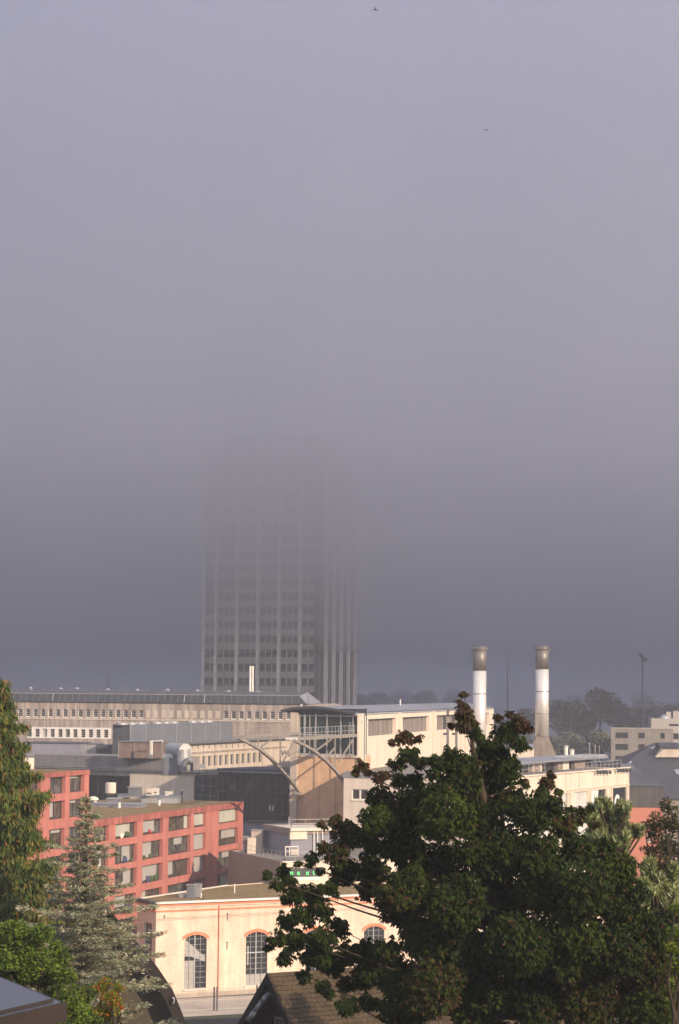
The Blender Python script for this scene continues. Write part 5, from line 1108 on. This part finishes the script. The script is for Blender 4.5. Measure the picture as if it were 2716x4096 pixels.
def bigtree():
    Y0 = 60.0; base = Vector((1.6, Y0, gz(1.6, Y0)))
    t = thing('chestnut_tree', base, 'huge dark leafy tree filling the lower right, its spiky top before the left chimney', 'tree')
    C1 = {'d': [], 'e': [], 'b': []}; tops = []
    for x, y, r, k in BIG:
        dy = random.uniform(-1.6, 1.6)*(.4 if r < 30 else 1)+(-1.2 if r > 60 else 0)
        p = P(x*K, y*K, Y0+dy); rr = r*K/FP*Y0; n = int(max(12, r*r*.078*(1.25 if r > 40 else 1.0)))
        ns_ = 4 if r < 20 else (7 if r < 45 else 12); subs = ball(ns_, p, rr*.62, .95, .35)
        for q_ in subs: C1[k].append(ball(max(3, int(n*1.45/ns_)), q_+np.array([0, 0, -rr*.05]), rr*(.52 if r > 20 else .45), .8, .15))
        if r >= 24: C1[k].append(ball(int(n*(.4 if r < 45 else .75)), p+Vector((0, .5, 0)), rr*.92, .9, .1))
        tops.append((p, rr))
    allc, alld, mi = [], [], []
    for k, m in (('d', 0), ('e', 1), ('b', 2)):
        c = np.concatenate(C1[k]); cc, dd = compound(c, .145, 6); allc.append(cc); alld.append(dd)
        hi = cc[:, 2] > P(1300, 3150, 60).z; mm = np.where(rng.random(len(cc)) < (np.where(hi, .8, .35) if m == 2 else .85), m, rng.integers(0, 2, len(cc))); mm = np.where((m != 2) & (rng.random(len(cc)) < .07), 2, mm); mi.append(mm)
    foliage('crown', t, np.concatenate(allc), .15, ['leaf_dark', 'leaf_dark2', 'leaf_brown'], np.concatenate(mi), normal_up=.6, asp=.36, dirs=np.concatenate(alld))
    b = MB().use('bark'); top = P(1075*K, 1640*K, Y0); b.tube(base-Vector((0, 0, .5)), base+Vector((.1, 0, 6)), .5, 12, .4); fork = base+Vector((.1, 0, 6)); mid = P(1150*K, 2000*K, Y0); b.tube(fork, mid, .4, 10, .22)
    top1 = P(1105*K, 1790*K, Y0); b.tube(mid, top1, .22, 8, .08); b.tube(top1, top, .08, 6, .02)
    b.build('trunk', t)
    br = MB().use('bark')
    for p, rr in tops:
        if random.random() < .4:
            f = max(0.0, min(1, (p.z-fork.z)/(top1.z-fork.z))); o = (fork.lerp(mid, min(1, f*1.3)) if f < .77 else mid.lerp(top1, (f-.77)/.23)); o = o-Vector((0, 0, min(1.0, (p-o).length*.35))) if f > .2 else o
            branch(br, o, p, .014+.006*(p-o).length, .007)
    br.build('branches', t)
bigtree()
def spruce(name, x, ytop, Y, ybase_px, rmax, label, n_whorl, mats, droop, tip, seed, lat=1.0, hang=.5, zb=None, dens=1.0, trunkx=None):
    random.seed(seed); top = P(x, ytop, Y); zb = gz(top.x, Y) if zb is None else zb
    t = thing(name, (top.x, top.y, zb), label, 'tree'); H_ = top.z-zb
    b = MB().use('bark'); b.tube((top.x, top.y, zb), (top.x, top.y, top.z), .32, 9, .015); b.build('trunk', t)
    br = MB().use('twig_orange' if tip == 'cedar' else 'bark'); C = []; Dd = []; mi = []
    for i in range(n_whorl):
        f = (i+.5)/n_whorl; z = top.z-.15-f*(H_*.9); R_ = rmax*(f**(.75 if tip != 'cedar' else 1.0))*random.uniform(.75, 1.1)+.15
        nb = 6 if f < .2 else 8
        for j in range(nb):
            a = 2*math.pi*(j+random.random()*.8)/nb; l_ = R_*(random.uniform(.65, 1.15) if tip != 'cedar' else random.choice([.45, .7, .95, 1.25])*random.uniform(.8, 1.15)); d = Vector((math.cos(a), math.sin(a), 0))
            seg = 6; p0 = Vector((top.x, top.y, z)); pts = []
            for s_ in range(seg+1): q = s_/seg; pts.append(p0+d*l_*q+Vector((0, 0, l_*(-droop*q+.55*droop*q*q*1.2+(.12*q if tip == 'cedar' else 0)))))
            for s_ in range(seg): br.tube(pts[s_], pts[s_+1], .02*(1-s_/seg)+.008, 4, .02*(1-(s_+1)/seg)+.006, cap=False)
            ns = int(dens*(14+l_*42))
            q = rng.random(ns)**.7; idx = np.minimum((q*seg).astype(int), seg-1); fr = q*seg-idx; PP = np.array([list(p) for p in pts]); pos = PP[idx]*(1-fr[:, None])+PP[idx+1]*fr[:, None]
            side = np.array([-d.y, d.x, 0]); wdt = (rng.random(ns)-.5)*2*l_*.30*(1-q*.6)
            pos = pos+side*wdt[:, None]
            if tip == 'cedar':
                dd = np.array(list(d))[None, :]*(.5+rng.random(ns))[:, None]+side*(np.sign(wdt)*rng.random(ns)*1.0)[:, None]; dd[:, 2] += rng.random(ns)*.5-.1; ln = .26
                pos[:, 2] += rng.random(ns)*.08
            else:
                dd = np.array(list(d))[None, :]*.35+side*(np.sign(wdt)*.25)[:, None]+rng.normal(size=(ns, 3))*.2; dd[:, 2] -= .5+hang*rng.random(ns)*1.6; ln = .42; pos[:, 2] -= rng.random(ns)**2*hang*.5
            C.append(pos); Dd.append(dd); 
            r_ = rng.random(ns); mi.append(np.where(r_ < .62, 0, np.where(r_ < .95, 1, 2)))
    br.build('branches', t)
    C = np.concatenate(C); Dd = np.concatenate(Dd); mi = np.concatenate(mi)
    if tip == 'cedar':   # tufts: several needles a spray
        k = 4; C = np.repeat(C, k, 0)+rng.normal(size=(len(C)*k, 3))*.05; Dd = np.repeat(Dd, k, 0)+rng.normal(size=(len(Dd)*k, 3))*.35; mi = np.repeat(mi, k); foliage('needles', t, C, .17, mats, mi, asp=.2, dirs=Dd, normal_up=.5)
    else: 
        k = 3; C = np.repeat(C, k, 0)+rng.normal(size=(len(C)*k, 3))*.09; Dd = np.repeat(Dd, k, 0)+rng.normal(size=(len(Dd)*k, 3))*.22; mi = np.repeat(mi, k); foliage('needles', t, C, ln*.62, mats, mi, asp=.22, dirs=Dd, normal_up=.1)
    return t
spruce('spruce_tree', 4, 2706, 97, 0, 4.5, 'tall green spruce with drooping twigs at the left edge', 40, ['spruce', 'spruce_tip', 'cone'], .45, 'spruce', 11, zb=15, dens=1.3)
spruce('cedar_tree', 345, 3172, 90, 0, 3.9, 'silvery blue cedar before the salmon pink block', 30, ['cedar', 'cedar_light', 'twig_orange'], .16, 'cedar', 5, zb=17.5, dens=1.0)
def leafy(name, blobs, Y, label, mats, size, weights, dens, cat='tree', trunk=True, asp=.5, zb=None, droop=.2, seed=1):
    random.seed(seed); xs = [b[0] for b in blobs]; cx = sum(xs)/len(xs); c0 = P(cx, max(b[1] for b in blobs), Y); zb = gz(c0.x, Y) if zb is None else zb
    t = thing(name, (c0.x, c0.y, zb), label, cat); C = []
    br = MB().use('bark'); fork = Vector((c0.x, c0.y, max(zb+.5, c0.z-1.5)))
    br.tube((c0.x, c0.y, zb-.3), fork, .22, 9, .16)
    for x, y, r in blobs:
        p = P(x, y, Y+random.uniform(-1, 1)); rr = r/FP*Y; subs = ball(7, p, rr*.6, .9, .2); n = int(r*r*dens)
        C += [ball(n//7+1, s_, rr*.5, .85, .4) for s_ in subs]; branch(br, fork, p, .07, .015)
    br.build('trunk', t); C = np.concatenate(C); mi = rng.choice(len(mats), len(C), p=weights); foliage('crown', t, C, size, mats, mi, asp=asp, droop=droop, normal_up=.5); return t
leafy('maple_bush', [(60, 3730, 70), (150, 3740, 80), (30, 3820, 90), (130, 3830, 100), (220, 3820, 70), (60, 3900, 100), (180, 3920, 110), (250, 3900, 60), (260, 4000, 90), (330, 3980, 70), (340, 4080, 90), (250, 4110, 80), (-20, 3740, 60), (420, 4090, 60)], 64,
      'dense bright green maple below the spruce at the lower left', ['bush_green', 'bush_dark', 'leaf_yellow'], .105, [.7, .2, .1], .30)
leafy('autumn_shrub', [(410, 3945, 45), (440, 3985, 50), (470, 3950, 28), (425, 4040, 55), (468, 4010, 30)], 60, 'yellow green shrub with orange leaf tips beside the cedar', ['leaf_yellow', 'bush_green', 'leaf_orange'], .08, [.5, .32, .18], .32, cat='shrub')
leafy('orange_shrub', [(478, 3950, 22), (470, 3995, 24), (482, 4030, 18)], 61.5, 'small patch of flaming orange leaves right of the yellow green shrub', ['leaf_orange', 'twig_orange'], .07, [.75, .25], .28, cat='shrub')
leafy('autumn_tree', [(2680, 3230, 50), (2640, 3290, 60), (2700, 3300, 70), (2600, 3330, 35), (2670, 3370, 80), (2600, 3400, 50), (2720, 3400, 80), (2640, 3450, 80), (2580, 3300, 22), (2700, 3500, 90), (2600, 3500, 60)], 84, 'loose brownish green tree at the right edge before the salmon house', ['autumn', 'bush_dark', 'autumn2'], .13, [.5, .3, .2], .14, zb=9)
leafy('hazel_bush', [(2700, 3640, 40), (2710, 3720, 45), (2690, 3790, 45), (2720, 3860, 50), (2700, 3940, 50), (2690, 4020, 50), (2720, 4090, 60)], 46, 'light yellow green bush along the lower right edge', ['leaf_yellow', 'bush_green', 'bush_dark'], .085, [.4, .35, .25], .10, cat='bush')
def pine(label, x, y, Y, shoots, seed, zb):
    random.seed(seed); c = P(x, y, Y); t = thing('pine_tree', (c.x, c.y, zb), label, 'tree', 'sunlit pines behind the big dark tree'); b = MB().use('bark'); b.tube((c.x, c.y, zb), (c.x, c.y, c.z), .2, 8, .1); b.build('trunk', t)
    C = []; Dd = []; mi = []; br = MB().use('bark')
    for (sx, sy, h, lean) in shoots:
        sy += 26
        p0 = P(sx-lean*h*.3, sy, Y+random.uniform(-.8, .8)); p1 = P(sx+lean*h*.3, sy-h, Y+random.uniform(-.5, .5)); branch(br, Vector((c.x, c.y, p0.z-1.2)), p0, .06, .03, 3); br.tube(p0, p1, .03, 5, .012)
        n = int(95+h*6); q = rng.random(n); pos = np.array(list(p0))*(1-q[:, None])+np.array(list(p1))*q[:, None]+rng.normal(size=(n, 3))*.035
        d = rng.normal(size=(n, 3)); d[:, 2] = np.abs(d[:, 2])*.6+.9; C.append(pos+d/np.linalg.norm(d, axis=1, keepdims=True)*.1); Dd.append(d); mi.append(np.where(rng.random(n) < .62, 0, 1))
    br.build('branches', t); foliage('needles', t, np.concatenate(C), .24, ['pine', 'pine_light'], np.concatenate(mi), asp=.13, dirs=np.concatenate(Dd))
sh = [(2430+random.uniform(-72, 80), y+random.uniform(-15, 15), random.uniform(34, 60), random.uniform(-.5, .5)) for y in range(3250, 3470, 15) for _ in range(4)]
sh += [(2400, 3235, 55, -.1), (2435, 3250, 60, 0), (2480, 3240, 50, .2), (2505, 3260, 50, .3), (2345, 3395, 60, -.5), (2355, 3440, 60, -.6), (2370, 3400, 50, -.3), (2540, 3330, 45, .2), (2560, 3330, 40, .3), (2400, 3210, 30, 0), (2510, 3225, 30, .1), (2340, 3450, 50, -.4)]
pine('sunlit bushy pine before the poster bays', 2440, 3420, 76, sh, 3, 12)
sh = [(2630+random.uniform(-70, 70), y+random.uniform(-15, 15), random.uniform(30, 50), random.uniform(-.5, .6)) for y in range(3520, 3680, 17) for _ in range(3)]+[(2590, 3470, 45, .1), (2605, 3465, 40, .2), (2690, 3520, 75, .4), (2700, 3560, 60, .2), (2570, 3560, 50, -.3), (2600, 3610, 50, -.2)]
pine('sunlit pine tips poking out of the dark tree near the right edge', 2640, 3640, 66.0, sh, 4, 15)
# ---------------------------------------------------------------- birds
def bird(x, y, Y, s_, pose, label):
    p = P(x, y, Y); t = thing('bird', p, label, 'bird'); mat('feather', (.07, .04, .02), .9)
    b = MB().use('feather'); a = Vector((s_*.5, 0, -s_*.10)); 
    pr = [(-.5, .01), (-.38, .05), (-.2, .085), (0, .10), (.2, .08), (.34, .06), (.42, .07), (.5, .04), (.58, .01)]
    for i in range(len(pr)-1): q = lambda k: p+Vector((1, 0, -.15))*pr[k][0]*s_; b.tube(q(i), q(i+1), pr[i][1]*s_, 8, pr[i+1][1]*s_)
    b.build('body', t, smooth=True)
    for sgn in (-1, 1):
        w_ = MB().use('feather'); up = pose
        q0 = p+Vector((.15*s_, 0, 0)); q1 = p+Vector((-.15*s_, 0, 0)); e1 = p+Vector((-.05*s_, sgn*.35*s_*(1-up), .45*s_*up)); e2 = p+Vector((-.25*s_, sgn*.8*s_*(1-up*.7), 1.05*s_*up)); th = Vector((0, 0, .012*s_))
        for A in ((q0, q1, e1), (q1, e2, e1)): w_.poly([v+th for v in A]); w_.poly([v-th for v in A[::-1]])
        w_.build('wing', t)
    tl = MB().use('feather'); a = p+Vector((-.45*s_, 0, .05*s_)); tl.box8([a+Vector((0, -.04*s_, -.01)), a+Vector((0, .04*s_, -.01)), a+Vector((-.3*s_, .1*s_, -.01)), a+Vector((-.3*s_, -.1*s_, -.01)), a+Vector((0, -.04*s_, .01)), a+Vector((0, .04*s_, .01)), a+Vector((-.3*s_, .1*s_, .01)), a+Vector((-.3*s_, -.1*s_, .01))]); tl.build('tail', t)
bird(1503, 40, 160, .36, .75, 'small brown bird with raised wings near the top edge')
bird(1945, 520, 170, .28, .12, 'tiny brown bird gliding flat, high right of the tower')
# ---------------------------------------------------------------- haze and the fog bank that swallows the tower
def volmat(name, col, dens, aniso=0.0):
    m = bpy.data.materials.new(name); m.use_nodes = True; N = m.node_tree.nodes; L = m.node_tree.links; N.clear()
    pv = N.new('ShaderNodeVolumePrincipled'); pv.inputs['Color'].default_value = (*col, 1); pv.inputs['Density'].default_value = dens; pv.inputs['Anisotropy'].default_value = aniso
    o = N.new('ShaderNodeOutputMaterial'); L.new(pv.outputs[0], o.inputs['Volume']); MATS[name] = m; return m
volmat('haze_air', (.86, .88, 1.0), .00030)
hz = MB(); hz.prism([(-900, -420), (900, -420), (900, 1010), (-900, 1010)], -3, 112)
h_ = hz.build('haze', m='haze_air'); h_['kind'] = 'stuff'
volmat('fog_mist', (.938, .951, .987), .028, .8)
def fogbank():
    nx = 110
    prof = []      # (y, z) of the underside and front, then the top
    under = [(960, 6), (900, 17), (830, 28), (760, 36), (680, 41), (620, 42), (585, 43), (565, 47), (547, 52), (525, 57), (505, 62), (486, 67), (468, 73), (452, 81), (440, 94), (430, 116), (422, 150), (416, 200), (412, 260), (410, 320)]
    top = [(408, 395), (600, 400), (800, 400), (960, 400)]
    prof = under+top; n = len(prof); v = []; f = []
    for i in range(nx+1):
        x = -840+1680*i/nx
        for j, (y, z) in enumerate(prof):
            k = 1 if j not in (0, n-1) else .3
            a = noise.fractal(Vector((x*.012, y*.01, 3.1)), .9, 2.1, 4)
            v.append((x, y+a*17*k, z+a*(3.0 if j < len(under) else 3)*k))
    for i in range(nx):
        for j in range(n):
            j2 = (j+1) % n; f.append((i*n+j, (i+1)*n+j, (i+1)*n+j2, i*n+j2))
    f.append(tuple(range(n-1, -1, -1))[::-1]); f.append(tuple(nx*n+j for j in range(n-1, -1, -1)))
    mb = MB(); mb.v = v; mb.f = f; mb.mi = [0]*len(f)
    o = mb.build('fog_bank', m='fog_mist')
    import bmesh
    bm = bmesh.new(); bm.from_mesh(o.data); bmesh.ops.recalc_face_normals(bm, faces=bm.faces); print('FOGVOL', bm.calc_volume(signed=True)); bm.to_mesh(o.data); bm.free(); o['kind'] = 'stuff'
fogbank()
volmat('mist_low', (.90, .91, .95), .0042, .5)
def lowmist():
    xs = list(range(-700, 701, 50)); ys = [612, 630, 655, 700, 780, 860, 940, 1000]
    mb = MB(); nx, ny = len(xs), len(ys)
    for top in (0, 1):
        for y in ys:
            for x in xs: n = noise.noise(Vector((x*.013, y*.012, 5))); mb.v.append((x, y+(n*14 if y == 612 else 0), -2.5 if not top else 60+n*5))
    k = nx*ny; q = lambda i, j, t: t*k+j*nx+i
    for j in range(ny-1):
        for i in range(nx-1): mb.f.append((q(i, j, 1), q(i+1, j, 1), q(i+1, j+1, 1), q(i, j+1, 1))); mb.f.append((q(i, j, 0), q(i, j+1, 0), q(i+1, j+1, 0), q(i+1, j, 0)))
    for i in range(nx-1): mb.f.append((q(i, 0, 0), q(i+1, 0, 0), q(i+1, 0, 1), q(i, 0, 1))); mb.f.append((q(i+1, ny-1, 0), q(i, ny-1, 0), q(i, ny-1, 1), q(i+1, ny-1, 1)))
    for j in range(ny-1): mb.f.append((q(0, j+1, 0), q(0, j, 0), q(0, j, 1), q(0, j+1, 1))); mb.f.append((q(nx-1, j, 0), q(nx-1, j+1, 0), q(nx-1, j+1, 1), q(nx-1, j, 1)))
    o = mb.build('ground_mist', m='mist_low'); o['kind'] = 'stuff'
lowmist()
